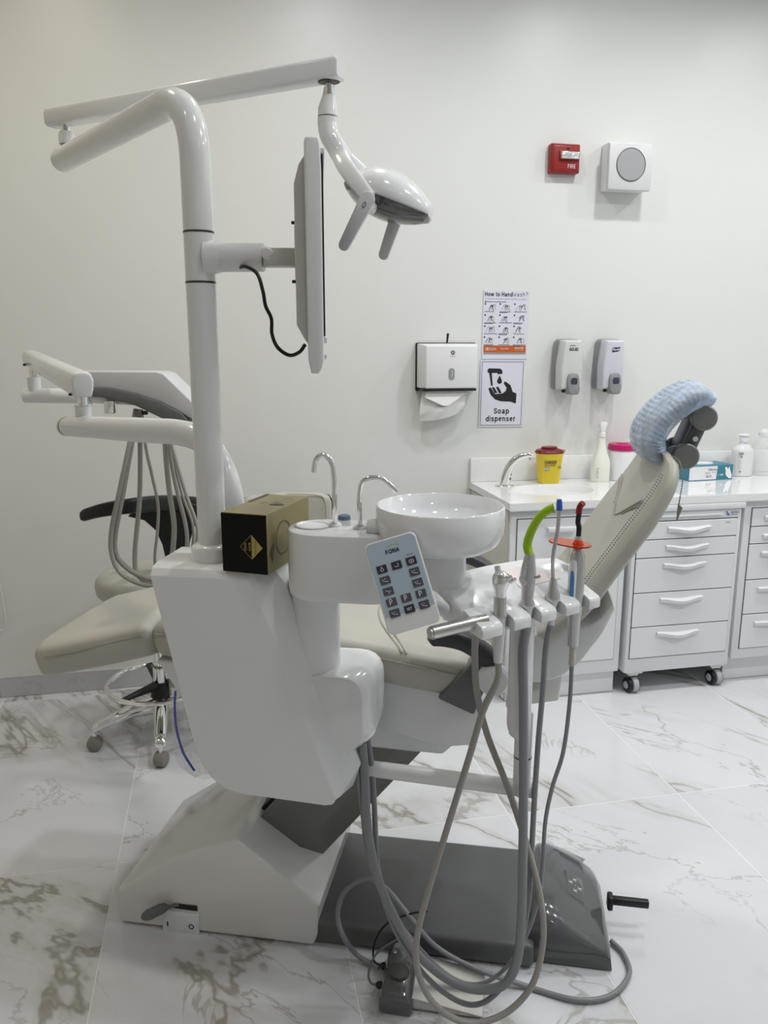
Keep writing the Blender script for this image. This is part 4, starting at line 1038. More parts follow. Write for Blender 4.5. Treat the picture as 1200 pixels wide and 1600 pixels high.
for dx in (0.010, 0.0175):
    b = B(); b.lathe([(0, 0), (0.0042, 0), (0.0042, 0.011), (0.003, 0.0128), (0, 0.013)], c0 + Vector((dx, -0.006, 1.046 + (0.004 if dx < 0.015 else 0))), (0.75, -0.3, 0.62), 14); b.build('push_button', M_CHROME, SYX)
hose(SYX, [c0 + Vector((0, 0, 0.89)), c0 + Vector((0.0, -0.003, 0.85)), (0.9303, -0.235, 0.7851), (0.9068, -0.24, 0.6913), (0.8673, -0.245, 0.5372), (0.8274, -0.25, 0.3763), (0.8073, -0.25, 0.2683), (0.8134, -0.25, 0.1843), (0.8501, -0.245, 0.1114), (0.9149, -0.235, 0.0706), (0.9879, -0.22, 0.0869), (1.0432, -0.205, 0.1465), (1.0641, -0.195, 0.2268), (1.0633, -0.19, 0.3148), (1.0384, -0.18, 0.4247), (0.9849, -0.165, 0.5784), (0.9384, -0.15, 0.6882), (0.9152, -0.15, 0.7783), (0.9087, -0.16, 0.8581), (0.9102, -0.2, 0.9338)], 0.0068, M_HOSE_W)
# suction handpiece with curved green tip
SUC = thing('suction_handpiece', 'silver suction handpiece with a curved lime green tip', 'suction tube', CH_LOC, CH_RZ)
c0 = Vector(TP(0.1395, 0.026, 0))
b = B(); stack(b, [(0, 0, 0.93, 0.0085, 0.0085), (0, 0, 0.955, 0.0095, 0.0095), (0, 0, 0.975, 0.012, 0.012), (0, 0, 0.985, 0.0145, 0.0145), (0, 0, 0.99, 0.0145, 0.0145), (-0.001, 0, 0.996, 0.0115, 0.0115), (0, 0, 1.02, 0.0125, 0.012), (-0.001, 0, 1.045, 0.0155, 0.0125), (0.0, 0, 1.065, 0.0125, 0.0115), (0.001, 0, 1.083, 0.0098, 0.0095), (0.001, 0, 1.087, 0.0085, 0.0085)]); b.build('handle', M_SILVER, SUC, ang=60)
b = B(); b.lathe([(0, 0), (0.009, 0), (0.009, 0.003), (0, 0.0035)], c0 + Vector((-0.009, -0.008, 1.035)), (-0.6, -0.8, 0), 20, sx=0.8, sy=1.15); b.build('thumb_slider', M_SILVER, SUC)
b = B(); b.tube([c0 + Vector((0.008, -0.004, 1.04)), c0 + Vector((0.0175, -0.007, 1.043)), c0 + Vector((0.022, -0.007, 1.046))], [0.0035, 0.0032, 0.0036], 12); b.build('lever', M_SILVER, SUC)
g = [c0 + Vector((0.001, 0, 1.082)), (1.0032, -0.172, 1.1031), (1.0116, -0.172, 1.1335), (1.025, -0.172, 1.1576), (1.041, -0.172, 1.1717), (1.0503, -0.172, 1.1745)]
sp = spline(g, 7); m = len(sp); b = B(); b.tube(sp, [0.0085 - 0.0008 * i / m + 0.0028 * max(0, (i / m - 0.8) / 0.2) for i in range(m)], 18); b.build('green_tip', M_GREEN, SUC, ang=60)
hose(SUC, [c0 + Vector((0, 0, 0.94)), (1.0022, -0.19, 0.8898), (1.0072, -0.195, 0.7855), (1.0129, -0.2, 0.6232), (1.0178, -0.2, 0.4513), (1.0199, -0.2, 0.317), (1.0146, -0.195, 0.2041), (0.9899, -0.19, 0.1359), (0.9317, -0.185, 0.1097), (0.8687, -0.18, 0.1217), (0.8003, -0.175, 0.1724), (0.7483, -0.17, 0.2545), (0.7108, -0.165, 0.3443), (0.6882, -0.155, 0.4439), (0.6788, -0.14, 0.5561), (0.6718, -0.13, 0.6402)], 0.0098, M_HOSE)
# saliva ejector
SAL = thing('saliva_ejector', 'clear straight saliva ejector tube with a blue tip', 'saliva ejector', CH_LOC, CH_RZ)
c0 = Vector(TP(0.209, 0.026, 0))
b = B(); stack(b, [(0, 0, 0.93, 0.007, 0.007), (0, 0, 0.955, 0.009, 0.009), (0, 0, 0.97, 0.0105, 0.0105), (0, 0, 0.985, 0.0155, 0.0155), (0, 0, 0.992, 0.0145, 0.0145), (0, 0, 1.005, 0.0095, 0.0095), (0, 0, 1.025, 0.0065, 0.0065)]); b.build('handle', M_SILVER, SAL, ang=60)
b = B(); b.tube(spline([c0 + Vector((0, 0, 1.02)), (1.0548, -0.12, 1.0662), (1.0612, -0.12, 1.1183), (1.0628, -0.12, 1.1631)], 6), 0.0037, 12); b.build('clear_tube', M_CLEAR_TUBE, SAL)
b = B(); b.tube([(1.063, -0.12, 1.1605), (1.0623, -0.12, 1.1745), (1.062, -0.12, 1.182)], [0.0062, 0.0058, 0.0045], 14); b.build('blue_tip', M_BLUE, SAL)
hose(SAL, [c0 + Vector((0, 0, 0.94)), (1.0485, -0.13, 0.8826), (1.0456, -0.14, 0.7904), (1.0407, -0.15, 0.6827), (1.0376, -0.16, 0.5588), (1.0357, -0.17, 0.4323), (1.0321, -0.175, 0.3142), (1.0124, -0.18, 0.1908), (0.9717, -0.185, 0.1044), (0.9202, -0.185, 0.0688), (0.8552, -0.18, 0.0903), (0.7899, -0.17, 0.1503), (0.734, -0.16, 0.2511), (0.7074, -0.145, 0.361), (0.697, -0.125, 0.4875), (0.6898, -0.115, 0.5732), (0.6793, -0.11, 0.6454)], 0.006, M_HOSE)
# curing light with the orange shield
CUR = thing('curing_light', 'silver curing light with black tip and orange eye shield', 'curing light', CH_LOC, CH_RZ)
c0 = Vector(TP(0.2775, 0.026, 0))
b = B(); stack(b, [(0, 0, 0.87, 0.0108, 0.0108), (0, 0, 0.89, 0.0115, 0.0115), (0, 0, 0.93, 0.013, 0.013), (0, 0, 0.955, 0.0155, 0.015), (0, 0, 1.0, 0.0165, 0.0158), (0, 0, 1.04, 0.0162, 0.0155), (0, 0, 1.062, 0.0145, 0.014), (0, 0, 1.072, 0.0105, 0.0105), (0, 0, 1.078, 0.008, 0.008)]); b.build('handle', M_SILVER, CUR, ang=60)
b = B(); b.loft([superring(c0 + Vector((-0.0065, -0.0112, z)), (0.87, -0.5, 0), (-0.5, -0.87, 0), w, 0.0075, 2.5, 16) for w, z in ((0.003, 0.966), (0.0062, 0.972), (0.0072, 1.0), (0.0072, 1.04), (0.006, 1.052), (0.003, 1.057))], 0); b.build('white_inlay', M_PLASTIC_MATT, CUR, ang=60)
b = B(); b.loft([superring(c0 + Vector((-0.0070, -0.0121, z)), (0.87, -0.5, 0), (-0.5, -0.87, 0), w, 0.0075, 2.5, 16) for w, z in ((0.003, 0.969), (0.0058, 0.975), (0.006, 1.02), (0.005, 1.03), (0.003, 1.034))], 0); b.build('blue_label', M_LIGHT_BLUE, CUR, ang=60)
b = B(); b.lathe([(0, 1.076), (0.011, 1.077), (0.012, 1.083), (0.009, 1.09), (0.0068, 1.094), (0, 1.094)], (c0.x, c0.y, 0), n=22); b.build('collar', M_ORANGE_RING, CUR)
b = B(); b.loft([superring((c0.x - 0.016, c0.y + 0.012, z), (0.79, -0.61, 0), (0.61, 0.79, 0), 0.047, 0.028, 2.2, 40) for z in (1.082, 1.085)], 0.0008, 1); b.build('eye_shield', M_SHIELD, CUR)
b = B(); b.lathe([(0, 1.092), (0.0058, 1.092), (0.0058, 1.102), (0, 1.102)], (c0.x, c0.y, 0), n=18); b.build('tip_sleeve', M_STEEL, CUR)
b = B(); b.tube(spline([(c0.x, c0.y, 1.098), (c0.x, c0.y, 1.12), (1.1025, -0.081, 1.1291), (1.1039, -0.081, 1.15)], 6), 0.0052, 14); b.build('light_guide', M_BLACK, CUR)
b = B(); b.tube(spline([(1.1029, -0.081, 1.1461), (1.1047, -0.081, 1.1604), (1.11, -0.086, 1.1693)], 6), 0.0062, 14); b.build('ruby_tip', M_RUBY, CUR)
b = B(); b.lathe([(0.0, 0.826), (0.006, 0.826)] + [(0.0062 + 0.001 * (k % 2), 0.828 + 0.0042 * k) for k in range(11)] + [(0, 0.872)], (c0.x, c0.y, 0), n=18); b.build('strain_relief', mat('beige_rubber', (0.55, 0.54, 0.48), 0.5), CUR)
hose(CUR, [(c0.x, c0.y, 0.83), (1.1047, -0.08, 0.739), (1.0959, -0.09, 0.6339), (1.0763, -0.1, 0.556), (1.0645, -0.11, 0.478), (1.0626, -0.12, 0.3848), (1.0573, -0.125, 0.3098), (1.0373, -0.13, 0.2238), (1.0014, -0.135, 0.142), (0.9484, -0.14, 0.0892), (0.8874, -0.14, 0.0851), (0.8149, -0.14, 0.1411), (0.7395, -0.14, 0.2409), (0.6879, -0.14, 0.3631), (0.6728, -0.14, 0.4789), (0.6622, -0.14, 0.5848), (0.6543, -0.14, 0.644)], 0.0046, M_HOSE)

# ================================================================== foot control on the floor
foot = thing('foot_control', 'dark grey foot control with steel pedal plate and thin cables', 'foot pedal', CH_LOC, CH_RZ)
rings = []
for v, h, e in ((-0.172, 0.55, 0.006), (-0.168, 0.75, 0.0), (-0.13, 0.9, 0.0), (-0.07, 1.0, 0.0), (-0.03, 1.0, 0.002), (-0.012, 0.85, 0.008)):
    rings.append([(0.712 + e, v, 0.004), (0.713 + e, v, 0.045 * h), (0.725 + e, v, 0.066 * h), (0.745, v, 0.072 * h), (0.772 - e, v, 0.066 * h), (0.785 - e, v, 0.05 * h), (0.79 - e, v, 0.004)])
b = B(); b.loft(rings, 0.004, 2, 40); fb = b.build('housing', M_GREY_GLOSS, foot, ang=60)
b = B(); b.lathe([(0, 0.002), (0.021, 0.0), (0.024, -0.003), (0.024, -0.008), (0, -0.008)], (0.752, -0.115, 0.07), (0.12, -0.12, 1), 32); b.build('round_button', mat('dark_olive_plastic', (0.055, 0.053, 0.045), 0.3), fb)
b = B(); b.lathe([(0, 0.002), (0.0035, 0.002), (0.0045, 0.0), (0, -0.002)], (0.735, -0.062, 0.071), (0, 0, 1), 14); b.build('screw', M_CHROME, fb)
b = B(); b.lathe([(0, 0.022), (0.011, 0.02), (0.014, 0.012), (0.014, 0.0), (0, 0.0)], (0.765, -0.03, 0.062), (0, 0, 1), 20); b.build('knob', M_GREY_GLOSS, fb)
b = B(); prism(b, [(0.775, 0.028), (0.945, 0.004), (0.945, 0.008), (0.775, 0.034)], -0.15, -0.014, 0.0008, 1); fp = b.build('pedal_plate', M_STEEL, foot)
b = B(); prism(b, [(0.775, 0.005), (0.94, 0.004), (0.775, 0.028)], -0.1495, -0.1465); prism(b, [(0.775, 0.005), (0.94, 0.004), (0.775, 0.028)], -0.018, -0.0145); b.build('plate_flange', M_STEEL, fp)
for v in (-0.06, -0.118):
    b = B(); b.tube([(0.716, v, 0.026), (0.704, v, 0.026), (0.699, v, 0.026)], [0.0085, 0.0085, 0.005], 14); b.build('cable_socket', M_BLACK, foot)
hose(foot, [(0.702, -0.118, 0.026), (0.686, -0.118, 0.03), (0.6797, -0.11, 0.048), (0.6913, -0.09, 0.0789), (0.7245, -0.07, 0.0995), (0.7672, -0.05, 0.1095), (0.80, -0.03, 0.05)], 0.0026, M_GREY, 'thin_cable')
hose(foot, [(0.702, -0.06, 0.026), (0.6828, -0.06, 0.0395), (0.6843, -0.05, 0.0841), (0.712, -0.04, 0.127), (0.7643, -0.03, 0.1521), (0.8059, -0.02, 0.1565)], 0.0024, M_BLACK, 'thin_cable')
# thick cable looping from the foot control across the floor to the pedestal
cbl = B(); cbl.tube(spline([(0.6937, -0.0512, 0.012), (0.6385, -0.0254, 0.014), (0.6018, -0.03, 0.0704), (0.5828, 0, 0.1046), (0.5983, 0.02, 0.1559), (0.6499, 0.02, 0.1943), (0.7024, 0, 0.1909), (0.7643, -0.03, 0.1451), (0.8277, -0.045, 0.0858), (0.9192, -0.05, 0.0437), (1.0389, -0.0462, 0.009), (1.1541, -0.0685, 0.009), (1.235, -0.0423, 0.009), (1.2843, 0.0294, 0.009), (1.2791, 0.0943, 0.009), (1.2545, 0.1337, 0.009)], 8), 0.0062, 10)
cbl = cbl.build('pedal_cable', M_HOSE, None, ang=80); cbl.location = CH_LOC; cbl.rotation_euler = (0, 0, CH_RZ)
tag(cbl, 'thick grey cable looping across the floor to the chair pedestal', 'cable')

# ================================================================== clear plastic bag with a blue edge behind the unit
bag = thing('plastic_bag', 'clear plastic bag with a blue edge hanging behind the white unit', 'plastic bag', CH_LOC, CH_RZ)
rings = []
rows = [(1035, 262, 300), (1080, 264, 305), (1130, 266, 316), (1180, 270, 330), (1200, 280, 336), (1212, 300, 336)]
BAGP = [[(0.162, 0.03, 0.7226), (0.2243, 0.03, 0.7268)], [(0.1585, 0.035, 0.6452), (0.2264, 0.035, 0.6503)], [(0.1561, 0.04, 0.5578), (0.2415, 0.04, 0.5648)], [(0.1539, 0.045, 0.4717), (0.2554, 0.045, 0.4808)], [(0.1701, 0.05, 0.4353), (0.2616, 0.05, 0.4402)], [(0.2078, 0.05, 0.4105), (0.2639, 0.05, 0.4158)]]
b = B(); g1 = []
for i, (l, r) in enumerate(BAGP):
    l, r = Vector(l), Vector(r)
    front = [l.lerp(r, k / 6) + Vector((0, -0.012 * math.sin(PI * k / 6) + 0.003 * math.sin(k * 2 + i), 0)) for k in range(7)]
    rear = [l.lerp(r, k / 6) + Vector((0, 0.012 * math.sin(PI * k / 6), 0)) for k in range(5, 0, -1)]
    g1.append(front + rear)
b.loft(g1, 0, cap=False); b.build('bag_film', M_FILM, bag, ang=80)
b = B(); b.tube(spline([(0.1822, 0.02, 0.6538), (0.1781, 0.02, 0.6117), (0.1797, 0.02, 0.5527), (0.193, 0.02, 0.494), (0.2127, 0.02, 0.4578), (0.2204, 0.02, 0.4464)], 6), 0.003, 8); b.build('blue_edge', M_BLUE_FILM, bag)

# ================================================================== delivery head on the far side, with its swing arms and hoses
dl = thing('delivery_unit', 'white doctor delivery head on jointed tubular arms above the leg rest', 'delivery unit', CH_LOC, CH_RZ)
b = B(); b.tube(spline([(0.366, -0.03, 1.03), (0.364, -0.03, 1.12), (0.345, -0.025, 1.20), (0.30, -0.008, 1.262), (0.235, 0.017, 1.281), (0.12, 0.06, 1.281), (-0.1111, 0.15, 1.2775), (-0.1215, 0.15, 1.2773)], 8), [0.029] * 42 + [0.028, 0.028, 0.027, 0.027, 0.0265, 0.026, 0.0255, 0.025] + [0.025] * 6 + [0.024], 24); b.build('lower_arm', M_PLASTIC, dl)
N1 = Vector((-0.0767, 0.15, 1.3812)); F1 = Vector((-0.5834, 0.74, 1.4316))
sb = Vector((N1.x, N1.y, 0))
b = B(); b.tube([(sb.x, sb.y, 1.283), (sb.x, sb.y, 1.328)], 0.0195, 24); b.build('elbow_stub', M_PLASTIC, dl)
b = B(); b.tube([(sb.x, sb.y, 1.329), (sb.x, sb.y, 1.358)], 0.0115, 20); b.tube([(sb.x, sb.y, 1.3285), (sb.x, sb.y, 1.332)], 0.0205, 24); b.build('elbow_pin', M_CHROME, dl)
dd = (F1 - N1); dd.normalize(); w = Vector((dd.y, -dd.x, 0)).normalized(); u3 = w.cross(dd)
if u3.z < 0: u3 = -u3
rings = []
Ln = (F1 - N1).length
for k, (a, sc) in enumerate(((-0.02, 0.8), (-0.016, 0.97), (-0.008, 1.0), (Ln * 0.5, 1.0), (Ln + 0.02, 1.0), (Ln + 0.035, 0.9), (Ln + 0.04, 0.7))):
    c = N1 + dd * a; hh = 0.031 - 0.006 * max(0, a / Ln)
    rings.append([c + w * (x * sc) + u3 * (z * sc) for x, z in ((-0.02, -hh), (0.02, -hh), (0.026, -hh * 0.4), (0.027, hh * 0.35), (0.022, hh * 0.82), (0.012, hh), (-0.012, hh), (-0.022, hh * 0.82), (-0.027, hh * 0.35), (-0.026, -hh * 0.4))])
b = B(); b.loft(rings, 0.003, 2, 30); sa = b.build('spring_arm', M_PLASTIC, dl, ang=50)
b = B(); c = N1 + dd * 0.02 - u3 * 0.027; b.box(c + w * -0.02, (0.012, 0.012, 0.006), 0.001, 1); b.box(F1 - u3 * 0.02 - w * 0.022, (0.012, 0.008, 0.008), 0.001, 1); b.build('arm_slot', M_BLACK, sa)
fs = Vector((F1.x, F1.y, 0)) + Vector((dd.x, dd.y, 0)) * 0.0
b = B(); b.tube([(fs.x, fs.y, 1.372), (fs.x, fs.y, 1.415)], 0.0125, 20); b.build('far_pin', M_CHROME, dl)
b = B(); b.tube([(fs.x, fs.y, 1.315), (fs.x, fs.y, 1.371)], 0.0205, 24); b.tube([(fs.x - 0.035, fs.y, 1.312), (fs.x + 0.20, fs.y, 1.312)], 0.0245, 24); b.tube([(fs.x + 0.12, fs.y, 1.312), (fs.x + 0.42, fs.y + 0.02, 1.30)], 0.02, 20); b.build('head_arm', M_PLASTIC, dl)
shell = [(-0.42, 1.392), (-0.15, 1.3925), (-0.125, 1.386), (-0.04, 1.305), (-0.005, 1.262), (-0.005, 1.242), (-0.035, 1.242), (-0.07, 1.262), (-0.14, 1.296), (-0.22, 1.32), (-0.30, 1.335), (-0.42, 1.342)]
b = B(); prism(b, shell, 0.72, 0.82, 0.005, 3, 20); b.build('delivery_head', mat('pale_grey_plastic', (0.60, 0.61, 0.62), 0.3), dl)
inner = [(-0.40, 1.342), (-0.30, 1.337), (-0.22, 1.322), (-0.14, 1.298), (-0.07, 1.264), (-0.055, 1.248), (-0.05, 1.236), (-0.07, 1.228), (-0.12, 1.24), (-0.22, 1.285), (-0.33, 1.31), (-0.40, 1.315)]
b = B(); prism(b, inner, 0.71, 0.815, 0.003, 2, 30); b.build('head_underside', M_GREY, dl)
b = B(); b.lathe([(0, 0), (0.018, 0), (0.02, 0.004), (0.02, 0.04), (0, 0.04)], (-0.3115, 0.72, 1.2589), n=16); b.build('clear_knob', M_CHROME, dl)
b = B(); b.box((-0.1951, 0.72, 1.2625), (0.02, 0.012, 0.012), 0.002, 1); b.build('clip', M_BLACK, dl)
for pts, r in (([(-0.2349, 0.74, 1.2706), (-0.2313, 0.68, 1.1743), (-0.2699, 0.66, 1.0116), (-0.306, 0.66, 0.8841), (-0.3099, 0.66, 0.8025), (-0.2809, 0.66, 0.741), (-0.205, 0.66, 0.7077), (-0.1226, 0.66, 0.7161), (-0.054, 0.7, 0.7554)], 0.0075),
               ([(-0.233, 0.745, 1.2702), (-0.235, 0.7, 1.1719), (-0.2673, 0.68, 1.0081), (-0.3043, 0.68, 0.8688), (-0.3051, 0.68, 0.7974), (-0.257, 0.68, 0.7472), (-0.1802, 0.68, 0.7225), (-0.1074, 0.72, 0.7473)], 0.009),
               ([(-0.2317, 0.76, 1.2691), (-0.2265, 0.74, 1.1673), (-0.2417, 0.74, 0.9764), (-0.2696, 0.74, 0.8008), (-0.2629, 0.73, 0.726), (-0.2122, 0.72, 0.6935), (-0.1322, 0.72, 0.7064)], 0.008),
               ([(-0.2102, 0.73, 1.2717), (-0.1932, 0.71, 1.1509), (-0.1774, 0.71, 1.0578), (-0.1635, 0.71, 0.9634), (-0.1711, 0.71, 0.8776), (-0.1862, 0.71, 0.7793), (-0.1771, 0.72, 0.7108), (-0.1138, 0.73, 0.7109)], 0.005),
               ([(-0.1291, 0.72, 1.2431), (-0.1223, 0.7, 1.1332), (-0.1167, 0.7, 1.0089), (-0.1075, 0.7, 0.9037), (-0.1169, 0.7, 0.8176), (-0.1378, 0.71, 0.7267), (-0.2008, 0.72, 0.6941)], 0.0085),
               ([(-0.1204, 0.72, 1.2433), (-0.1057, 0.69, 1.1553), (-0.0891, 0.69, 1.0324), (-0.0635, 0.69, 0.9076), (-0.0632, 0.69, 0.8332), (-0.0879, 0.7, 0.7429), (-0.1544, 0.72, 0.7119)], 0.0065),
               ([(-0.1139, 0.72, 1.2434), (-0.0883, 0.68, 1.1569), (-0.0535, 0.68, 1.0145), (-0.0239, 0.68, 0.9218), (-0.0223, 0.68, 0.8692), (-0.0485, 0.69, 0.7801), (-0.1093, 0.72, 0.7141)], 0.0058),
               ([(-0.1163, 0.73, 1.2424), (-0.1062, 0.71, 1.1527), (-0.0797, 0.71, 1.0082), (-0.0498, 0.71, 0.9142), (-0.0488, 0.71, 0.8502), (-0.0661, 0.71, 0.7738)], 0.0045)):
    hose(dl, pts, r, M_HOSE_W)

# ================================================================== stools
def stool_base(t, zcol, a0):
    b = B(); b.tube([(0, 0, 0.10), (0, 0, 0.30)], 0.026, 20); b.tube([(0, 0, 0.30), (0, 0, zcol)], 0.019, 20); b.build('gas_column', M_CHROME, t)
    b = B(); b.lathe([(0, 0.10), (0.04, 0.10), (0.045, 0.12), (0.034, 0.2), (0.03, 0.215), (0, 0.215)], n=24); b.build('hub', M_BLACK, t)
    b = B(); b.tube([Vector((0.195 * math.cos(2 * PI * k / 48), 0.195 * math.sin(2 * PI * k / 48), 0.212)) for k in range(48)], 0.0095, 10, closed=True); ring = b.build('foot_ring', M_CHROME, t)
    for k in range(3):
        a = a0 + 0.5 + 2 * PI * k / 3; b = B(); b.tube([(0.03 * math.cos(a), 0.03 * math.sin(a), 0.205), (0.19 * math.cos(a), 0.19 * math.sin(a), 0.212)], [0.018, 0.008], 10); b.build('ring_spoke', M_BLACK, ring)
    for k in range(5):
        a = a0 + 2 * PI * k / 5; dx, dy = math.cos(a), math.sin(a); q = Vector((-dy, dx, 0))
        rings = [superring(Vector((dx * r, dy * r, z)), q, (0, 0, 1), w * 1.25, h * 1.2, 3, 14) for r, z, w, h in ((0.02, 0.125, 0.024, 0.03), (0.12, 0.122, 0.021, 0.02), (0.24, 0.092, 0.017, 0.013), (0.262, 0.085, 0.015, 0.011))]
        b = B(); b.loft(rings, 0.002, 1, 60); lg = b.build('leg', M_CHROME, t)
        b = B(); b.tube([(dx * 0.255, dy * 0.255, 0.045), (dx * 0.255, dy * 0.255, 0.088)], 0.008, 12); b.build('caster_stem', M_CHROME, lg)
        ca = a + 1.1; cx, cy = math.cos(ca), math.sin(ca)
        b = B(); b.lathe([(0, -0.022), (0.02, -0.022), (0.026, -0.018), (0.0275, -0.012), (0.0275, 0.012), (0.026, 0.018), (0.02, 0.022), (0, 0.022)], (dx * 0.255, dy * 0.255, 0.0275), (cx, cy, 0), 24); b.build('caster', M_RUBBER, lg)
st = thing('assistant_stool', 'beige round stool with black curved arm support beyond the leg rest', 'stool', (-0.265, 2.955, 0), 0)
stool_base(st, 0.57, math.radians(-160))
b = B(); b.lathe([(0, 0.562), (0.15, 0.562), (0.19, 0.568), (0.206, 0.585), (0.21, 0.61), (0.206, 0.632), (0.19, 0.648), (0.15, 0.655), (0, 0.657)], n=48); b.build('seat', M_LEATHER, st, ang=60)
band = [(-0.4749, 2.8, 0.9039), (-0.3984, 2.74, 0.933), (-0.3156, 2.74, 0.9427), (-0.2371, 2.8, 0.9366), (-0.1567, 2.9, 0.9138), (-0.046, 3, 0.8775)]
bp_ = spline([Vector(p) - Vector((-0.265, 2.955, 0)) for p in band], 7); rings = []
for i, p in enumerate(bp_):
    a, c = bp_[max(0, i - 1)], bp_[min(len(bp_) - 1, i + 1)]; d_ = (c - a).normalized(); q = Vector((d_.y, -d_.x, 0)).normalized(); t = i / (len(bp_) - 1)
    e = 1 if 0 < i < len(bp_) - 1 else 0.75
    rings.append(superring(p, q, (0, 0, 1), 0.013 * e, (0.021 + 0.012 * t) * e, 3, 18))
b = B(); b.loft(rings, 0); ao = b.build('arm_support', M_BLACK, st, ang=60)
web = [((-0.3362, 0.8767), 0), ((-0.28, 0.8602), 0), ((-0.2423, 0.8206), 0), ((-0.2229, 0.7672), 0), ((-0.2096, 0.6821), 0), ((-0.215, 0.4982), 0), ((-0.1461, 0.4933), 0), ((-0.1386, 0.6903), 0), ((-0.1253, 0.7743), 0), ((-0.1068, 0.8286), 0), ((-0.0735, 0.8605), 0), ((-0.076, 0.9035), 0), ((-0.1784, 0.9264), 0), ((-0.2782, 0.9257), 0)]
b = B(); b.loft([[(q[0] + 0.265, yy - 2.955, q[1]) for q, _ in web] for yy in (2.885, 2.912)], 0.004, 2, 40); b.build('arm_stem', M_BLACK, st, ang=40)
sp = [Vector((-0.16 + 0.265, -0.055, 0.5))]
b = B(); e0 = sp[-1]; b.box((e0.x / 2, e0.y / 2, 0.55), (abs(e0.x) + 0.06, 0.05, 0.016), 0.003, 2); b.build('seat_plate', M_BLACK, st)
s2 = thing('backrest_stool', 'stool with padded beige backrest behind the gold carton', 'stool', (0.235, 2.86, 0), 0)
stool_base(s2, 0.52, math.radians(20))
b = B(); b.lathe([(0, 0.512), (0.13, 0.512), (0.17, 0.52), (0.182, 0.545), (0.175, 0.575), (0.14, 0.588), (0, 0.59)], n=40); b.build('seat', M_LEATHER, s2, ang=60)
b = B(); rings = [superring((x, 0.13 - 1.2 * x * x, 0.845), (0, 0, 1), (0, 1, 0), h, th, 4.5, 26) for x, h, th in ((-0.168, 0.045, 0.014), (-0.16, 0.066, 0.022), (-0.13, 0.076, 0.026), (0, 0.08, 0.028), (0.13, 0.076, 0.026), (0.16, 0.066, 0.022), (0.168, 0.045, 0.014))]
b.loft(rings, 0); bo = b.build('backrest', M_LEATHER, s2, ang=60)
b = B(); b.tube(spline([(0.142, 0.13 - 1.2 * 0.02 - 0.024, 0.78), (0.146, 0.081, 0.845), (0.14, 0.082, 0.90), (0.11, 0.088, 0.918), (0.0, 0.102, 0.924)], 6), 0.0022, 6); b.tube(spline([(0.14, 0.083, 0.868), (0.10, 0.092, 0.842), (0.05, 0.098, 0.826)], 6), 0.0022, 6); b.build('seam', M_SEAM, bo)
b = B(); b.loft([superring((x, 0.158 - 1.2 * x * x, 0.845), (0, 0, 1), (0, 1, 0), h, 0.008, 4.5, 22) for x, h in ((-0.174, 0.05), (-0.165, 0.066), (0, 0.07), (0.165, 0.066), (0.174, 0.05))], 0); b.build('back_shell', M_BLACK, s2)
b = B(); b.tube(fillet([(0, 0.03, 0.50), (0, 0.2, 0.50), (0, 0.2, 0.8), (0, 0.165, 0.84)], 0.05), 0.011, 12); b.build('back_bar', M_BLACK, s2)

# ================================================================== things on the back wall
WY = RY1
XA, ZA, YN = Vector((1, 0, 0)), Vector((0, 0, 1)), Vector((0, -1, 0))
def wbox(b, x0, x1, y0, y1, z0, z1, off=0.0, seg=2): return b.box(((x0 + x1) / 2, (y0 + y1) / 2, (z0 + z1) / 2), (x1 - x0, y1 - y0, z1 - z0), off, seg)
# fire alarm sounder
fa = thing('fire_alarm', 'red wall fire alarm with clear strobe lens and the word FIRE', 'fire alarm', (0, 0, 0))
b = B(); b.loft([[(x, y, z) for x, z in ((1.425 + i, 2.195 + i), (1.556 - i, 2.195 + i), (1.556 - i, 2.312 - i), (1.425 + i, 2.312 - i))] for i, y in ((0, WY), (0, WY - 0.036), (0.010, WY - 0.045))], 0.004, 2); b.build('alarm_body', M_RED, fa)
b = B(); wbox(b, 1.463, 1.542, WY - 0.062, WY - 0.043, 2.248, 2.276, 0.003); sl = b.build('strobe_lens', mat('strobe_glass', (0.85, 0.86, 0.87), 0.08, metal=0.5), fa)
b = B(); wbox(b, 1.458, 1.547, WY - 0.052, WY - 0.043, 2.243, 2.281, 0.002); b.build('lens_frame', M_RED, fa)
ar = Art((0, WY - 0.0625, 0), XA, ZA, 0.0004); random.seed(5)
for k in range(9): x = 1.468 + 0.068 * k / 8; ar.line([(x, 2.252 + 0.01 * random.random()), (x + 0.006, 2.262 + 0.01 * random.random())], 0.003)
ar.build('lens_pattern', M_PRINT_GREY, sl)
ar = Art((0, WY - 0.0452, 0), XA, ZA, 0.0004); ar.stroke('FIRE', 1.517, 2.213, 0.036, 0.09); ar.build('fire_lettering', M_PRINT_WHITE, fa)
b = B(); wbox(b, 1.492, 1.503, WY - 0.047, WY - 0.044, 2.287, 2.293); b.build('sensor_slot', M_BLACK, fa)
# loudspeaker box
sp_ = thing('wall_speaker', 'white square wall loudspeaker with round grey grille', 'speaker', (0, 0, 0))
b = B(); wbox(b, 1.672, 1.868, WY - 0.07, WY, 2.13, 2.322, 0.006); b.build('back_box', M_PLASTIC_MATT, sp_)
b = B(); wbox(b, 1.661, 1.845 + 0.018, WY - 0.1, WY - 0.072, 2.124, 2.312, 0.007); b.build('front_panel', mat('speaker_white', (0.66, 0.665, 0.675), 0.4), sp_)
b = B(); b.lathe([(0, 0.004), (0.062, 0.003), (0.066, 0.0), (0.066, -0.002), (0, -0.002)], (1.762, WY - 0.1, 2.226), (0, -1, 0), 48); gr = b.build('grille', M_SPEAKER, sp_)
b = B(); b.tube([Vector((1.762 + 0.067 * math.cos(t), WY - 0.1005, 2.226 + 0.067 * math.sin(t))) for t in [2 * PI * k / 48 for k in range(48)]], 0.0014, 6, closed=True); b.build('grille_rim', M_RING, sp_)
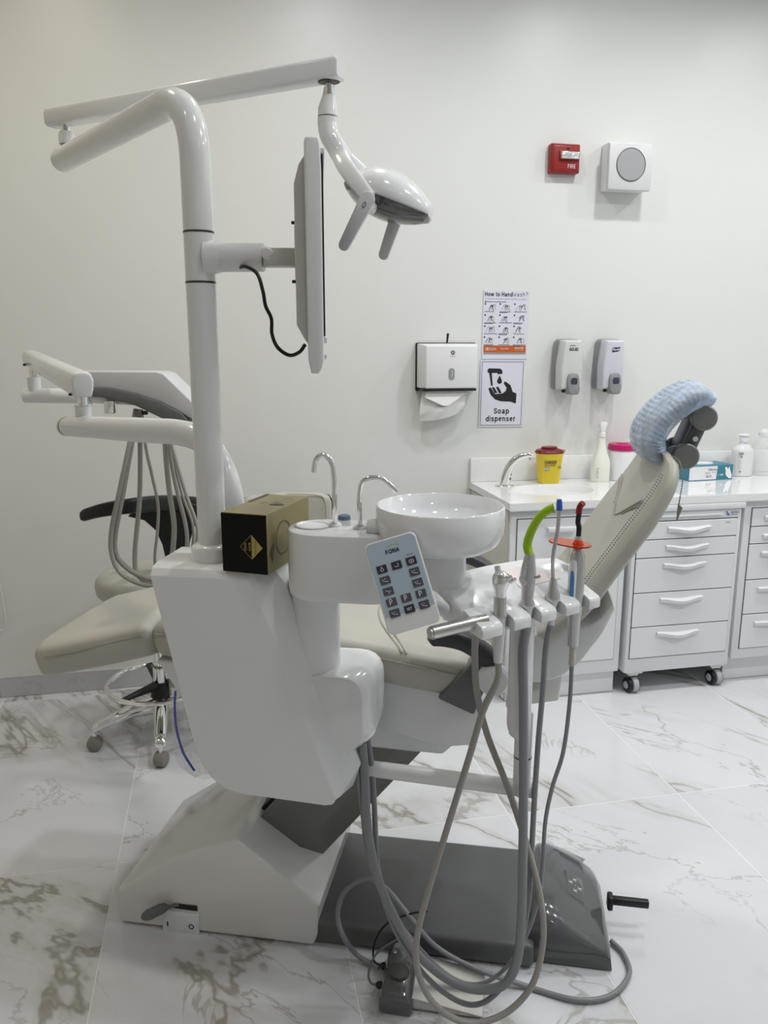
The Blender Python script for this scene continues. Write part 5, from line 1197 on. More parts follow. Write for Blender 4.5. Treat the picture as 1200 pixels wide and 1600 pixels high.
# paper towel dispenser and the towel hanging from it
td = thing('towel_dispenser', 'white folded paper towel dispenser with grey oval window on the wall', 'towel dispenser', (0, 0, 0))
b = B(); wbox(b, 0.846, 1.118, WY - 0.012, WY, 1.276, 1.484, 0.012, 3); wbox(b, 0.856, 1.098, WY - 0.098, WY - 0.01, 1.279, 1.29, 0.004); b.build('back_plate', M_BLACK, td)
b = B(); b.loft([[(x, y, z) for x, z in ((0.85 + i, 1.291), (1.114 - i, 1.291), (1.114 - i, 1.48 - j), (0.85 + i, 1.48 - j))] for i, j, y in ((0, 0, WY - 0.012), (0.002, 0, WY - 0.05), (0.018, 0.008, WY - 0.105))], 0.006, 3); b.build('cover', M_PLASTIC_MATT, td)
b = B(); b.loft([[(0.982 + x, y, 1.352 + z) for x, z in [(0.013 * math.cos(t), 0.012 * math.copysign(1, math.sin(t)) + 0.013 * math.sin(t)) for t in [2 * PI * (k + 0.5) / 28 for k in range(28)]]] for y in (WY - 0.104, WY - 0.1075)], 0.001, 1); wn = b.build('window', mat('window_grey', (0.30, 0.31, 0.31), 0.25), td)
ar = Art((0, WY - 0.1076, 0), XA, ZA, 0.0004); ar.line([(0.979, 1.364), (0.985, 1.363), (0.985, 1.345), (0.981, 1.345)], 0.002); ar.build('window_slot', M_PRINT_WHITE, wn)
ar = Art((0, WY - 0.1055, 0), XA, ZA, 0.0006); ar.disc(0.986, 1.442, 0.009, 20); ar.text('GIUNSHOWN', 0.986, 1.4265, width=0.026); ar.build('logo_print', M_PRINT_BLACK, td)
ar = Art((0, WY - 0.1055, 0), XA, ZA, 0.0009); ar.line([(0.981, 1.436), (0.984, 1.446), (0.988, 1.447), (0.986, 1.441)], 0.0022); ar.line([(0.989, 1.436), (0.992, 1.444)], 0.002); ar.build('logo_cutout', M_PLASTIC_MATT, td)
b = B(); b.tube([(0.9767, 3.39, 1.4714), (0.9777, 3.385, 1.4985), (0.9787, 3.38, 1.5228)], [0.0035, 0.0045, 0.0055], 12); b.build('latch_key', M_BLACK, td)
b = B(); g = []
TW = [[(0.8676, 3.37, 1.2841), (0.9483, 3.36, 1.2755), (1.0352, 3.36, 1.2773), (1.0908, 3.37, 1.2816)], [(0.8568, 3.37, 1.2209), (0.9411, 3.352, 1.2264), (0.9979, 3.35, 1.2479), (1.0591, 3.36, 1.252)], [(0.8528, 3.375, 1.1762), (0.9338, 3.345, 1.1994), (1.0106, 3.352, 1.2199), (1.0556, 3.365, 1.2127)], [(0.8572, 3.38, 1.1477), (0.9328, 3.36, 1.1537), (1.0038, 3.365, 1.1716), (1.0551, 3.372, 1.201)]]
rows = [spline(r, 5) for r in TW]
colsn = len(rows[0]); grid = [spline([rows[i][j] for i in range(4)], 5) for j in range(colsn)]
grid = [[p + Vector((0, 0.004 * math.sin(j * 0.9 + i * 0.5), 0)) for i, p in enumerate(c)] for j, c in enumerate(grid)]
n2 = len(grid[0]); vs_ = [p for c in grid for p in c]; k0 = len(vs_); vs_ += [p + Vector((0, 0.0012, 0)) for p in vs_]
fs_ = [(j * n2 + i, j * n2 + i + 1, (j + 1) * n2 + i + 1, (j + 1) * n2 + i) for j in range(colsn - 1) for i in range(n2 - 1)]
fs_ += [tuple(k0 + q for q in reversed(f)) for f in fs_]
b.faces(vs_, fs_); tw = b.build('paper_towel', M_TISSUE, None, ang=50); tag(tw, 'crumpled white paper towel hanging out below the dispenser', 'paper towel')
b2 = B(); f1 = [(0.8773, 3.352, 1.2795), (1.0763, 3.352, 1.28), (0.971, 3.335, 1.2162), (0.9477, 3.334, 1.2166), (0.8701, 3.345, 1.2526)]
b2.loft([[Vector(p) + Vector((0, k, 0)) for p in f1] for k in (0, 0.0012)], 0); b2.build('front_fold', M_TISSUE, tw)
# hand-washing poster
def sheet(name, x, z0, z1, w, label, tilt=0.0):
    t = thing(name, label, 'poster', (x, WY, (z0 + z1) / 2)); t.rotation_euler = (0, tilt, 0)
    b = B(); b.box((0, -0.0022, 0), (w, 0.004, z1 - z0), 0.0006, 1); b.build('sheet', M_PAPER, t); return t, Art((0, -0.0042, 0), XA, ZA, 0.0005)
hw, ar = sheet('handwash_poster', 1.2555, 1.4125, 1.709, 0.211, 'instruction poster titled How to Handwash with drawings and orange footer', 0.004)
ar.stroke('How to Hand', -0.0355, 0.122, 0.127, 0.15)
for i in range(4):
    for j in range(3):
        x, z = -0.066 + 0.068 * j, 0.074 - 0.0475 * i
        ar.rect(x - 0.033, z + 0.012, x - 0.0265, z + 0.0185)
        random.seed(i * 3 + j)
        for q in range(3):
            ox, oz = random.uniform(-0.016, 0.012), random.uniform(-0.004, 0.004)
            ar.line([(x + ox - 0.01, z + oz - 0.012), (x + ox - 0.003, z + oz + 0.004), (x + ox + 0.004, z + oz + 0.012), (x + ox + 0.009, z + oz + 0.008), (x + ox + 0.006, z + oz - 0.002), (x + ox + 0.012, z + oz - 0.012)], 0.0012)
        for q in range(2): ar.line([(x - 0.008 + 0.007 * q, z + 0.002), (x - 0.002 + 0.007 * q, z + 0.011)], 0.0026)
        ar.rect(x - 0.033, z - 0.0185, x + 0.012 + 0.008 * ((i + j) % 3), z - 0.0165)
        if (i + j) % 2: ar.rect(x - 0.033, z - 0.0222, x + 0.006, z - 0.0202)
ar.text('Duration of the entire procedure', -0.09, 0.0985, width=0.09, bold=0.02, align='l'); ar.rect(-0.0985, 0.096, -0.092, 0.1015)
ar.build('black_print', M_PRINT_BLACK, hw)
a2 = Art((0, -0.0042, 0), XA, ZA, 0.0005); a2.stroke('wash?', 0.0645, 0.122, 0.069, 0.10); a2.text('WASH HANDS WHEN VISIBLY SOILED! OTHERWISE, USE HANDRUB', -0.099, 0.1105, width=0.195, align='l'); a2.rect(-0.099, -0.128, 0.099, -0.1195); a2.build('grey_print', M_PRINT_GREY, hw)
a3 = Art((0, -0.0042, 0), XA, ZA, 0.0005); a3.rect(-0.099, -0.1195, 0.099, -0.089); a3.build('orange_footer', M_ORANGE, hw)
a4 = Art((0, -0.0042, 0), XA, ZA, 0.0009); a4.ring(-0.082, -0.104, 0.0062, 0.0075); a4.disc(-0.082, -0.104, 0.003, 12); a4.text('World Health', -0.0725, -0.101, width=0.032, align='l', bold=0.01); a4.text('Organization', -0.0725, -0.1075, width=0.032, align='l', bold=0.01); a4.text('Patient Safety', 0.0, -0.103, width=0.038, bold=0.01); a4.text('SAVE LIVES', 0.067, -0.1, width=0.04, bold=0.03); a4.text('Clean Your Hands', 0.067, -0.108, width=0.038); a4.build('footer_print', M_PRINT_WHITE, hw)
# soap dispenser sign
sd, ar = sheet('soap_sign', 1.2475, 1.1105, 1.4085, 0.209, 'white sign reading Soap dispenser with black tap and hand pictogram', 0.012)
for q in ([(-0.097, -0.141), (0.097, -0.141)], [(0.097, -0.141), (0.097, 0.141)], [(0.097, 0.141), (-0.097, 0.141)], [(-0.097, 0.141), (-0.097, -0.141)]): ar.line(q, 0.0018)
ar.poly([(-0.07, 0.108), (-0.064, 0.112), (-0.012, 0.111), (-0.002, 0.104), (0.0, 0.088), (-0.022, 0.086), (-0.026, 0.092), (-0.064, 0.091), (-0.071, 0.095)])
ar.poly([(-0.063, 0.092), (-0.051, 0.092), (-0.044, 0.036), (-0.052, 0.034)])
ar.poly([(-0.013, 0.082), (-0.022, 0.064), (-0.025, 0.055), (-0.021, 0.046), (-0.013, 0.043), (-0.004, 0.046), (-0.001, 0.055), (-0.005, 0.066)])
ar.poly([(-0.064, 0.022), (-0.056, 0.028), (-0.05, 0.024), (-0.032, -0.002), (0.004, 0.001), (0.018, 0.012), (0.022, 0.026), (0.008, 0.044), (0.010, 0.054), (0.018, 0.053), (0.040, 0.038), (0.052, 0.008), (0.070, 0.001), (0.070, -0.042), (0.062, -0.043), (0.044, -0.036), (-0.004, -0.034), (-0.030, -0.026), (-0.052, -0.006)])
for k in range(2): ar.poly([(-0.048 + 0.02 * k, 0.026 + 0.002 * k), (-0.042 + 0.02 * k, 0.03 + 0.002 * k), (-0.036 + 0.02 * k, 0.027 + 0.002 * k), (-0.02 + 0.02 * k, 0.004), (-0.033 + 0.02 * k, 0.001)])
ar.stroke('Soap', 0.002, -0.090, 0.073, 0.135); ar.stroke('dispenser', 0.0, -0.124, 0.142, 0.135)
ar.build('black_print', M_PRINT_BLACK, sd)
# two pump dispensers
def dispenser(x0, label, cover, kind):
    t = thing('soap_dispenser', label, 'dispenser', (x0, WY, 1.265))
    b = B(); b.loft([[(x, y, z) for x, z in ((-0.058, 0.012), (0.058, 0.012), (0.060, 0.12), (0.052, 0.234), (-0.044, 0.236), (-0.052, 0.22), (-0.06, 0.10))] for y in (0, -0.045)], 0.01, 3); b.build('back_shell', M_DISP_GREY, t, ang=50)
    b = B(); pr = [(-0.053, 0.014), (0.053, 0.014), (0.055, 0.12), (0.047, 0.231), (-0.042, 0.231), (-0.055, 0.12)]
    b.loft([[(x * k, y, 0.12 + (z - 0.12) * k2) for x, z in pr] for k, k2, y in ((1, 1, -0.04), (1, 1, -0.075), (0.92, 0.97, -0.094), (0.80, 0.93, -0.099))], 0.007, 3); b.build('cover', cover, t, ang=50)
    b = B(); b.loft([superring((0.006, y, z), (1, 0, 0), (0, 0.2, 1), w, h, 4, 24) for y, z, w, h in ((-0.07, 0.038, 0.03, 0.047), (-0.105, 0.04, 0.03, 0.048), (-0.112, 0.04, 0.026, 0.044))], 0.002, 2); lv = b.build('push_lever', M_DISP_GREY, t, ang=60)
    b = B(); b.loft([superring((0.007, y, 0.052), (1, 0, 0), (0, 0, 1), w, w, 4, 20) for y, w in ((-0.1125, 0.0145), (-0.1135, 0.0145))], 0); b.build('window', mat('dark_window', (0.05, 0.055, 0.075), 0.08), lv)
    b = B(); wbox(b, -0.03, -0.022, -0.08, -0.06, 0.0, 0.014, 0.001); b.build('nozzle', M_BLACK, t)
    ar = Art((0, -0.0995, 0.12), XA, ZA, 0.0008)
    if kind == 0:
        ar.stroke('GOJO', 0.003, 0.064, 0.042, 0.17); ar.line([(-0.018 + 0.03 * k / 6, 0.081 + 0.006 * math.sin(0.6 + k / 6 * 1.4)) for k in range(7)], 0.0018); ar.build('brand_print', M_PRINT_BLACK, t)
    else:
        ar.poly([(-0.015, 0.058), (-0.012, 0.076), (0.0, 0.079), (0.012, 0.078), (0.024, 0.082), (0.020, 0.063), (0.008, 0.060)]); ar.build('logo_patch', M_NAVY, t)
        a2 = Art((0, -0.0995, 0.12), XA, ZA, 0.0012); a2.text('Purell', 0.0045, 0.0695, width=0.031, bold=0.02, shear=0.2, rot=0.05); a2.build('brand_print', M_PRINT_WHITE, t)
    return t
dispenser(1.5385, 'pale grey wall soap dispenser with GOJO lettering', M_DISP_WHITE, 0)
dispenser(1.7395, 'bluish white wall dispenser with navy Purell logo', M_DISP_WHITE2, 1)
# blind cord at the far left
cd = B(); cd.tube(spline([(-0.93, WY - 0.02, 0.62), (-0.925, WY - 0.02, 0.55), (-0.918, WY - 0.02, 0.45), (-0.913, WY - 0.02, 0.36), (-0.916, WY - 0.02, 0.318), (-0.928, WY - 0.02, 0.303), (-0.942, WY - 0.02, 0.312), (-0.95, WY - 0.02, 0.36), (-0.953, WY - 0.02, 0.5), (-0.955, WY - 0.02, 1.9)], 8), 0.0028, 8)
tag(cd.build('blind_cord', M_PLASTIC_MATT, None), 'thin white blind cord loop hanging against the wall at far left', 'cord')

# ================================================================== wall cabinets under one counter
CY0 = 2.905
# counter with integrated oval basin
ct = thing('countertop', 'glossy white countertop with oval basin and upstand along the wall', 'countertop', (0, 0, 0))
x0, x1, y0, y1, zt, zb = 1.105, RX1 - 0.003, 2.90, WY - 0.002, 0.862, 0.832
ec, ea, eb, N_ = (1.395, 3.165), 0.185, 0.135, 64
b = B(); bmx = b.bm
ell = [(ec[0] + ea * math.cos(2 * PI * k / N_), ec[1] + eb * math.sin(2 * PI * k / N_)) for k in range(N_)]
sqx0, sqx1 = x0, 1.75
def sq(k):
    a = 2 * PI * k / N_; c, s_ = math.cos(a), math.sin(a)
    tx = ((sqx1 - ec[0]) / c if c > 0 else (sqx0 - ec[0]) / c) if abs(c) > 1e-9 else 1e9
    ty = ((y1 - ec[1]) / s_ if s_ > 0 else (y0 - ec[1]) / s_) if abs(s_) > 1e-9 else 1e9
    t = min(tx, ty); return (ec[0] + c * t, ec[1] + s_ * t)
outer = [sq(k) for k in range(N_)]
corners = [(sqx0, y0), (sqx1, y0), (sqx1, y1), (sqx0, y1)]
for cx_, cy_ in corners:
    k = min(range(N_), key=lambda i: (outer[i][0] - cx_) ** 2 + (outer[i][1] - cy_) ** 2); outer[k] = (cx_, cy_)
levels = [(1.0, zt), (0.985, zt - 0.004), (0.96, zt - 0.02), (0.90, zt - 0.07), (0.75, zt - 0.115), (0.4, zt - 0.13), (0.08, zt - 0.132)]
R0 = [bmx.verts.new((*p, zt)) for p in outer]; prev = R0
for k_, z_ in levels:
    R1 = [bmx.verts.new((ec[0] + (x - ec[0]) * k_, ec[1] + (y - ec[1]) * k_, z_)) for x, y in ell]
    for k in range(N_): bmx.faces.new((prev[k], prev[(k + 1) % N_], R1[(k + 1) % N_], R1[k]))
    prev = R1
bmx.faces.new(prev)
RB = [bmx.verts.new((*p, zb)) for p in outer]
for k in range(N_): bmx.faces.new((R0[k], RB[k], RB[(k + 1) % N_], R0[(k + 1) % N_]))
wbox(b, sqx1, x1, y0, y1, zb, zt)
top = b.build('counter_slab', M_COUNTER, ct, ang=40)
b = B(); wbox(b, x0, x1, WY - 0.02, WY - 0.002, zt, 0.972, 0.003); b.build('upstand', M_COUNTER, ct)
b = B(); wbox(b, x0 + 0.002, x1, y0 + 0.001, y0 + 0.008, zb - 0.003, zb + 0.001); b.build('edge_strip', M_CABINET, ct)
b = B(); b.lathe([(0, 0.003), (0.018, 0.002), (0.02, 0.0), (0, 0)], (ec[0], ec[1], zt - 0.131), n=24); b.build('drain', M_CHROME, ct)
# sensor tap
tp = thing('sensor_tap', 'curved chrome sensor tap standing at the counter basin', 'tap', (0, 0, 0))
b = B(); b.lathe([(0, 0.0), (0.042, 0.0), (0.043, 0.003), (0.04, 0.006), (0, 0.007)], (1.222, 3.285, zt), n=36, sx=1.0, sy=0.75); b.build('base_plate', M_CHROME, tp)
pts = spline([(1.222, 3.285, zt + 0.004), (1.226, 3.28, zt + 0.05), (1.24, 3.272, zt + 0.095), (1.27, 3.262, zt + 0.128), (1.308, 3.25, zt + 0.142), (1.33, 3.243, zt + 0.140)], 8)
rings = []; m = len(pts)
for i, p in enumerate(pts):
    a, c = pts[max(0, i - 1)], pts[min(m - 1, i + 1)]; d_ = (c - a).normalized(); q = Vector((0.25, 0.97, 0)); q = (q - d_ * q.dot(d_)).normalized(); u_ = d_.cross(q); t = i / (m - 1)
    rings.append(superring(p, q, u_, 0.021 - 0.007 * t, 0.023 - 0.0125 * t, 2.6, 20))
b = B(); b.loft(rings, 0); b.build('spout', M_CHROME, tp, ang=70)
b = B(); b.tube([(1.322, 3.246, zt + 0.131), (1.324, 3.245, zt + 0.121)], 0.008, 16); b.build('aerator', M_CHROME, tp)
b = B()
for z_, dx in ((0.036, 0.019), (0.055, 0.021)): b.lathe([(0, 0), (0.006, 0), (0.004, 0.003), (0, 0.003)], (1.222 + dx, 3.268, zt + z_), (0.75, -0.66, 0), 14, sx=1, sy=1.2)
b.build('sensor_eyes', M_BLACK, tp)['kind'] = 'stuff'

def bow_handle(xc, z, y, L, parent, h=0.009):
    rings = []
    for k in range(17):
        t = k / 16; x = xc - L / 2 + L * t; s_ = math.sin(PI * t) ** 2 if 0.12 < t < 0.88 else math.sin(PI * t) ** 2
        dz = -0.010 * s_; dy = -0.010 - 0.012 * s_
        hh = h * (1 - 0.05 * s_)
        rings.append([(x, y + dy, z + dz - hh), (x, y + dy - 0.004, z + dz + hh * 0.6), (x, y + dy + 0.002, z + dz + hh), (x, y + 0.0, z + dz * 0.6 + hh), (x, y + 0.0, z + dz * 0.6 + hh * 0.6), (x, y + dy + 0.006, z + dz + hh * 0.4)])
    b = B(); b.loft(rings, 0); return b.build('handle', M_CABINET, parent, ang=45)
def panel(name, x0_, x1_, z0_, z1_, y, parent, mat_=M_CABINET):
    b = B(); wbox(b, x0_, x1_, y - 0.004, y + 0.016, z0_, z1_, 0.0015, 1); return b.build(name, mat_, parent)
def frame_body(name, x0_, x1_, z0_, z1_, yf, yb, parent, side=None):
    b = B(); wbox(b, x0_, x1_, yf + 0.002, yb, z0_, z1_, 0.004, 2); return b.build(name, M_CABINET, parent)
# sink cabinet
sc = thing('sink_cabinet', 'white basin cabinet with one door below the oval basin', 'cabinet', (0, 0, 0))
frame_body('body', 1.118, 1.628, 0.105, 0.83, 2.92, WY - 0.002, sc)
b = B(); wbox(b, 1.1135, 1.1175, 2.94, WY - 0.003, 0.02, 0.825, 0.001, 1); b.build('side_panel', M_CAB_SIDE, sc)
b = B(); wbox(b, 1.13, 1.622, 2.95, WY - 0.01, 0.002, 0.105, 0.001, 1); b.build('plinth', M_CABINET, sc)
dr = panel('door', 1.146, 1.598, 0.165, 0.792, 2.92, sc)
b = B(); wbox(b, 1.27, 1.39, 2.893, 2.917, 0.738, 0.757, 0.003); b.build('handle', M_CABINET, dr)
b = B(); wbox(b, 1.1432, 1.6008, 2.9205, 2.9225, 0.162, 0.795); b.build('door_gap', M_DARK, sc)
b = B(); b.lathe([(0, 0), (0.004, 0), (0.003, 0.002), (0, 0.002)], (1.1133, 3.1, 0.72), (-1, 0, 0), 10); b.build('screw_cap', M_STEEL, sc)
# mobile drawer unit
mu = thing('mobile_drawer_unit', 'white five-drawer cabinet on casters standing under the counter', 'drawer cabinet', (0, 0, 0))
YF = 2.905
frame_body('body', 1.648, 2.142, 0.098, 0.80, YF, 3.36, mu)
b = B(); wbox(b, 1.646, 2.154, YF - 0.008, 3.37, 0.802, 0.828, 0.004); b.build('top', M_CABINET, mu)
b = B(); wbox(b, 1.72, 2.05, YF - 0.006, YF + 0.01, 0.776, 0.784, 0.002); b.build('pull_strip', M_CABINET, mu)
ar = Art((0, YF - 0.0005, 0), XA, ZA, 0.0026); ar.text('ASTRA', 2.107, 0.786, width=0.042, bold=0.01); ar.text('MEDICAL', 2.107, 0.776, width=0.03); ar.line([(2.066, 0.792), (2.082, 0.772)], 0.0045); ar.line([(2.068, 0.773), (2.075, 0.780)], 0.0025); ar.build('maker_plate', mat('royal_blue_print', (0.03, 0.07, 0.32), 0.5), mu)
dz = [(0.166, 0.302), (0.306, 0.453), (0.457, 0.604), (0.608, 0.682), (0.686, 0.759)]
b = B(); wbox(b, 1.6635, 2.1245, YF + 0.0005, YF + 0.0025, 0.162, 0.763); b.build('drawer_gap', M_DARK, mu)
for i, (z0_, z1_) in enumerate(dz):
    dr = panel('drawer', 1.666, 2.122, z0_, z1_, YF, mu)
    bow_handle(1.888 - 0.004 * (4 - i) + 0.008, z1_ - 0.032, YF - 0.003, 0.195, dr)
b = B(); wbox(b, 2.065, 2.088, YF - 0.0045, YF - 0.003, 0.743, 0.746); b.build('lock_mark', M_PRINT_GREY, mu)
for cx_ in (1.705, 2.105):
    for cy_ in (2.945, 3.31):
        c = B(); wbox(c, cx_ - 0.04, cx_ + 0.035, cy_ - 0.03, cy_ + 0.03, 0.088, 0.098, 0.001, 1); wbox(c, cx_ - 0.025, cx_ + 0.02, cy_ - 0.02, cy_ + 0.02, 0.075, 0.088, 0.002); co = c.build('caster_fork', M_STEEL, mu)
        for s_, mm in ((-1, M_BLACK), (1, M_BLACK)):
            c = B(); c.lathe([(0, -0.009), (0.026, -0.009), (0.032, -0.006), (0.032, 0.006), (0.026, 0.009), (0, 0.009)], (cx_ + s_ * 0.017 - 0.005, cy_ - 0.012, 0.033), (1, 0.05, 0), 26); c.build('caster_wheel', mm, co)
        c = B(); c.lathe([(0, -0.012), (0.033, -0.012), (0.0335, 0.0), (0.033, 0.012), (0, 0.012)], (cx_ + 0.002, cy_ - 0.014, 0.0345), (1, 0.05, 0), 26); c.build('caster_hood', M_CARD_GREY, co)
        c = B(); c.lathe([(0, -0.002), (0.017, -0.002), (0.014, 0.002), (0, 0.002)], (cx_ - 0.033, cy_ - 0.012, 0.033), (-1, -0.05, 0), 20); c.build('hub_cap', M_CARD_GREY, co)
# drawer cabinet at the right
dc = thing('drawer_cabinet', 'white fixed drawer cabinet at the right edge under the counter', 'drawer cabinet', (0, 0, 0))
frame_body('body', 2.166, 2.83, 0.115, 0.83, 2.92, WY - 0.002, dc)
b = B(); wbox(b, 2.162, 2.83, 2.965, WY - 0.01, 0.002, 0.115, 0.001, 1); b.build('plinth', M_CABINET, dc)
b = B(); wbox(b, 2.199, 2.797, 2.9205, 2.9225, 0.161, 0.797); b.build('drawer_gap', M_DARK, dc)
for z0_, z1_ in ((0.164, 0.319), (0.323, 0.476), (0.480, 0.636), (0.640, 0.713), (0.717, 0.794)):
    dr = panel('drawer', 2.202, 2.794, z0_, z1_, 2.92, dc); bow_handle(2.49, z1_ - 0.042, 2.917, 0.46, dr)
d2 = thing('end_cabinet', 'white double-door cabinet past the drawers in the right corner', 'cabinet', (0, 0, 0))
frame_body('body', 2.834, RX1 - 0.003, 0.115, 0.83, 2.92, WY - 0.002, d2); b = B(); wbox(b, 2.834, RX1 - 0.003, 2.965, WY - 0.01, 0.002, 0.115); b.build('plinth', M_CABINET, d2)
for xa, xb in ((2.86, 3.085), (3.09, 3.32)): panel('door', xa, xb, 0.164, 0.794, 2.92, d2)

# ================================================================== things on the counter
# sharps container
sh_ = thing('sharps_container', 'yellow sharps bin with dark red lid marked DANGER', 'sharps container', (1.45, 3.335, zt))
b = B(); b.lathe([(0, 0.0), (0.044, 0.0), (0.047, 0.003), (0.058, 0.128), (0.061, 0.132), (0.061, 0.138), (0, 0.138)], n=48, sx=1.0, sy=0.72, power=3.2); b.build('bin', M_YELLOW, sh_)
b = B(); b.lathe([(0, 0.136), (0.064, 0.136), (0.066, 0.14), (0.06, 0.15), (0.045, 0.155), (0, 0.156)], n=40, sx=1.0, sy=0.74, power=2.6); b.lathe([(0, 0.154), (0.037, 0.154), (0.037, 0.162), (0.033, 0.165), (0, 0.165)], (-0.002, 0, 0), n=32, sy=0.8); b.tube([Vector((0.068 + 0.006 * math.cos(t), 0, 0.143 + 0.004 * math.sin(t))) for t in [2 * PI * k / 14 for k in range(14)]], 0.0016, 6, closed=True); b.build('lid', M_MAROON, sh_)
fn = Vector((0, -1, -0.075)).normalized(); fy = Vector((0, -0.075, 1)).normalized()
ar = Art((0.0, -0.0372, 0.06), XA, fy, 0.0018); ar.stroke('DANGER', -0.010, 0.031, 0.058, 0.16); ar.text('INCINERATE ONLY CONTAMINATED SHARPS', 0.0, 0.0445, width=0.072, bold=0.02); ar.text('destroy by incineration', -0.012, 0.026, width=0.052, bold=0.02); ar.text('contaminated sharps only', -0.012, 0.0215, width=0.052, bold=0.02)
for k in range(3): a = PI / 2 + 2 * PI * k / 3; ar.ring(0.034 + 0.0035 * math.cos(a), 0.015 + 0.0035 * math.sin(a), 0.0025, 0.004, 12)
ar.rect(-0.04, 0.002, -0.013, 0.0035); ar.build('warning_print', M_DARK_INK, sh_)
ar = Art((0.0, -0.0372, 0.06), XA, fy, 0.0014); ar.rect(-0.04, 0.0045, -0.01, 0.013); ar.build('label_strip', M_CARD_GREY, sh_)
ar = Art((0.0, -0.0372, 0.06), XA, fy, 0.0014); ar.line([(0.034 + 0.011 * math.cos(PI / 2 * k), 0.013 + 0.011 * math.sin(PI / 2 * k)) for k in range(5)], 0.001); ar.build('hazard_diamond', mat('green_ink', (0.35, 0.5, 0.03), 0.5), sh_)
# trigger spray bottle
sb_ = thing('spray_bottle', 'milky white trigger spray bottle between sharps bin and magenta tub', 'spray bottle', (1.692, 3.315, zt))
b = B(); b.lathe([(0, 0), (0.040, 0), (0.043, 0.004), (0.043, 0.085), (0.04, 0.1), (0.027, 0.135), (0.02, 0.16), (0.016, 0.19), (0.0145, 0.21), (0, 0.21)], n=36, sx=1.0, sy=0.72, power=2.6); b.build('bottle', M_MILKY, sb_)
b = B(); b.lathe([(0, 0.205), (0.016, 0.205), (0.016, 0.222), (0.013, 0.226), (0, 0.226)], n=22); b.loft([[(x, y, z) for x, z in ((-0.012, 0.222), (0.012, 0.222), (0.013, 0.245), (0.02, 0.262), (0.018, 0.272), (-0.006, 0.274), (-0.016, 0.262))] for y in (-0.011, 0.011)], 0.003, 2); sn = b.build('spray_head', M_PLASTIC_MATT, sb_)
b = B(); b.loft([[(x, y, z) for x, z in ((-0.012, 0.26), (-0.018, 0.235), (-0.021, 0.222), (-0.017, 0.222), (-0.006, 0.26))] for y in (-0.005, 0.005)], 0.001, 1); b.build('trigger', M_PLASTIC_MATT, sb_)
ar = Art((-0.022, -0.0315, 0.05), XA, ZA, 0.0008)
for k in range(5): ar.rect(-0.012, 0.012 - 0.01 * k, 0.0 - 0.004 * (k % 2), 0.016 - 0.01 * k)
ar.build('label_print', M_CARD_GREY, sb_)
# wipes tub
tb_ = thing('wipes_tub', 'round white tub with magenta lid behind the headrest cover', 'tub', (1.812, 3.345, zt))
b = B(); b.lathe([(0, 0), (0.056, 0), (0.06, 0.004), (0.062, 0.13), (0.058, 0.142), (0, 0.142)], n=40); b.build('tub', M_PLASTIC_MATT, tb_)
b = B(); b.lathe([(0, 0.14), (0.064, 0.14), (0.065, 0.145), (0.064, 0.163), (0.058, 0.168), (0.03, 0.169), (0, 0.169)], n=40); b.lathe([(0, 0.168), (0.026, 0.168), (0.026, 0.172), (0, 0.173)], n=24); b.build('lid', M_MAGENTA, tb_)
# glove carton
gl = thing('glove_box', 'teal and white glove carton lying behind the headrest bracket', 'box', (2.205, 3.30, zt), math.radians(4))
b = B(); b.box((0, 0, 0.035), (0.235, 0.12, 0.07), 0.001, 1); b.build('carton', M_TEAL, gl)
b = B(); b.lathe([(0, 0), (0.05, 0), (0.046, 0.006), (0, 0.008)], (0.0, 0, 0.0695), n=24, sy=0.5); b.build('glove_opening', M_PRINT_WHITE, gl)
ar = Art((0, -0.06, 0), XA, ZA, 0.0006); ar.poly([(-0.117, 0.004), (0.028, 0.004), (0.033, 0.066), (-0.117, 0.066)]); ar.build('white_panel', M_CARD_WHITE, gl)
ar = Art((0, -0.06, 0), XA, ZA, 0.001); ar.stroke('Gloves', 0.006, 0.045, 0.046, 0.13, ys=1.1); ar.text('BOS', -0.012, 0.019, width=0.028, bold=0.005); ar.text('Latex free', -0.02, 0.037, width=0.026); ar.text('100 pieces', 0.014, 0.037, width=0.026); ar.text('powder free', -0.02, 0.031, width=0.026); ar.build('carton_print', M_KEY2, gl)
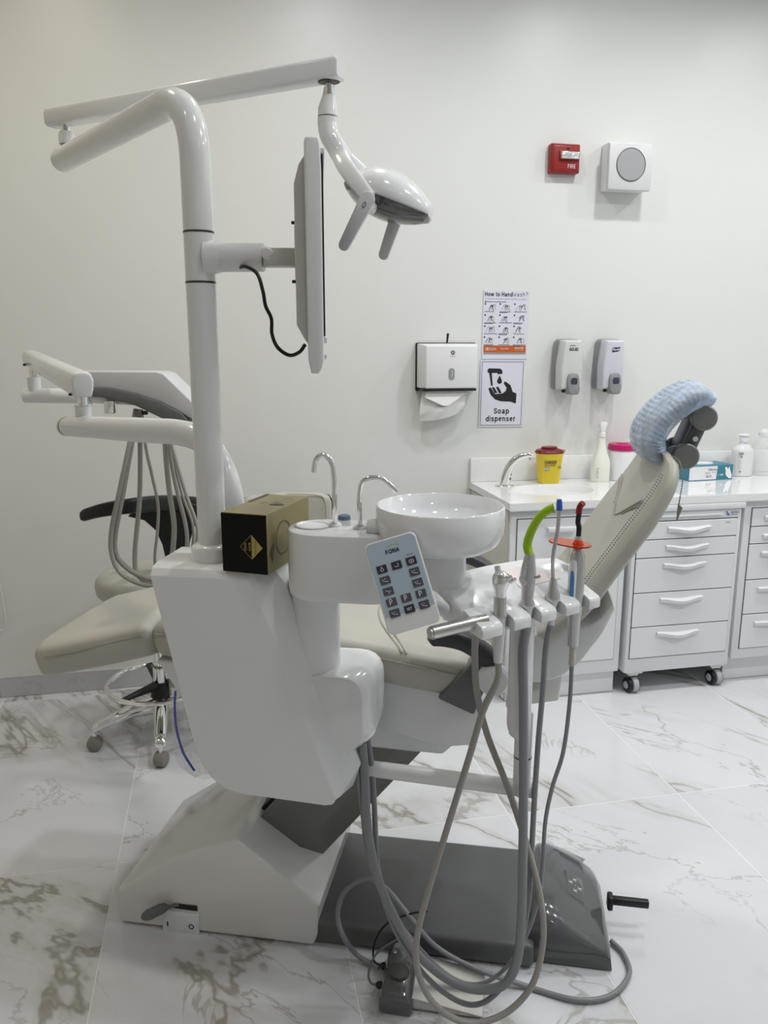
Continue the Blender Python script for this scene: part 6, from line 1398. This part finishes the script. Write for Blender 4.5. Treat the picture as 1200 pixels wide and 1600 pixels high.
ar = Art((0, -0.06, 0), XA, ZA, 0.001); ar.poly([(0.072, 0.056), (0.079, 0.062), (0.085, 0.054), (0.09, 0.05), (0.096, 0.064), (0.101, 0.046), (0.112, 0.022), (0.112, 0.006), (0.098, 0.005), (0.082, 0.018), (0.077, 0.03), (0.078, 0.04)]); ar.text('1 100', 0.052, 0.024, width=0.026, bold=0.02); ar.build('glove_print', M_PRINT_WHITE, gl)
# two bottles
bt = thing('refill_bottle', 'white frosted bottle with dark label, left of the clear bottle', 'bottle', (2.432, 3.335, zt))
b = B(); b.lathe([(0, 0), (0.045, 0), (0.05, 0.004), (0.05, 0.115), (0.046, 0.128), (0.03, 0.145), (0.02, 0.15), (0.018, 0.165), (0, 0.165)], n=40, sy=0.75, power=2.6); b.build('bottle', M_BOTTLE, bt)
b = B(); b.lathe([(0, 0.163), (0.02, 0.163), (0.021, 0.185), (0.019, 0.19), (0, 0.192)], n=24); b.lathe([(0, 0.190), (0.024, 0.190), (0.026, 0.194), (0.02, 0.199), (0, 0.2)], n=24); b.build('cap', M_PLASTIC_MATT, bt)
ar = Art((-0.034, -0.0345, 0.07), Vector((1, -0.12, 0)), ZA, 0.0012); ar.rect(-0.012, 0.036, 0.014, 0.046); ar.disc(0.005, 0.025, 0.005, 12); ar.rect(-0.009, 0.024, -0.005, 0.026); ar.rect(-0.004, -0.048, 0.008, -0.042)
for k in range(6): ar.rect(-0.012, 0.012 - 0.008 * k, -0.002 + 0.005 * (k % 3), 0.0135 - 0.008 * k)
ar.build('label_print', M_PRINT_GREY, bt)
b2_ = thing('clear_bottle', 'clear plastic bottle at the right edge beside the frosted bottle', 'bottle', (2.545, 3.345, zt))
b = B(); b.lathe([(0, 0), (0.045, 0), (0.049, 0.004), (0.049, 0.13), (0.045, 0.148), (0.028, 0.17), (0.022, 0.176), (0.02, 0.19), (0, 0.19)], n=40); b.build('bottle', M_BOTTLE_C, b2_)
b = B(); b.lathe([(0, 0.188), (0.024, 0.188), (0.024, 0.205), (0.02, 0.208), (0.014, 0.22), (0, 0.222)], n=24); b.build('cap', M_BOTTLE, b2_)

# sampler economy
try:
    cy = scene.cycles
    cy.max_bounces = 8; cy.diffuse_bounces = 4; cy.glossy_bounces = 4; cy.transmission_bounces = 6; cy.transparent_max_bounces = 8
    cy.caustics_reflective = False; cy.caustics_refractive = False
except Exception:
    pass
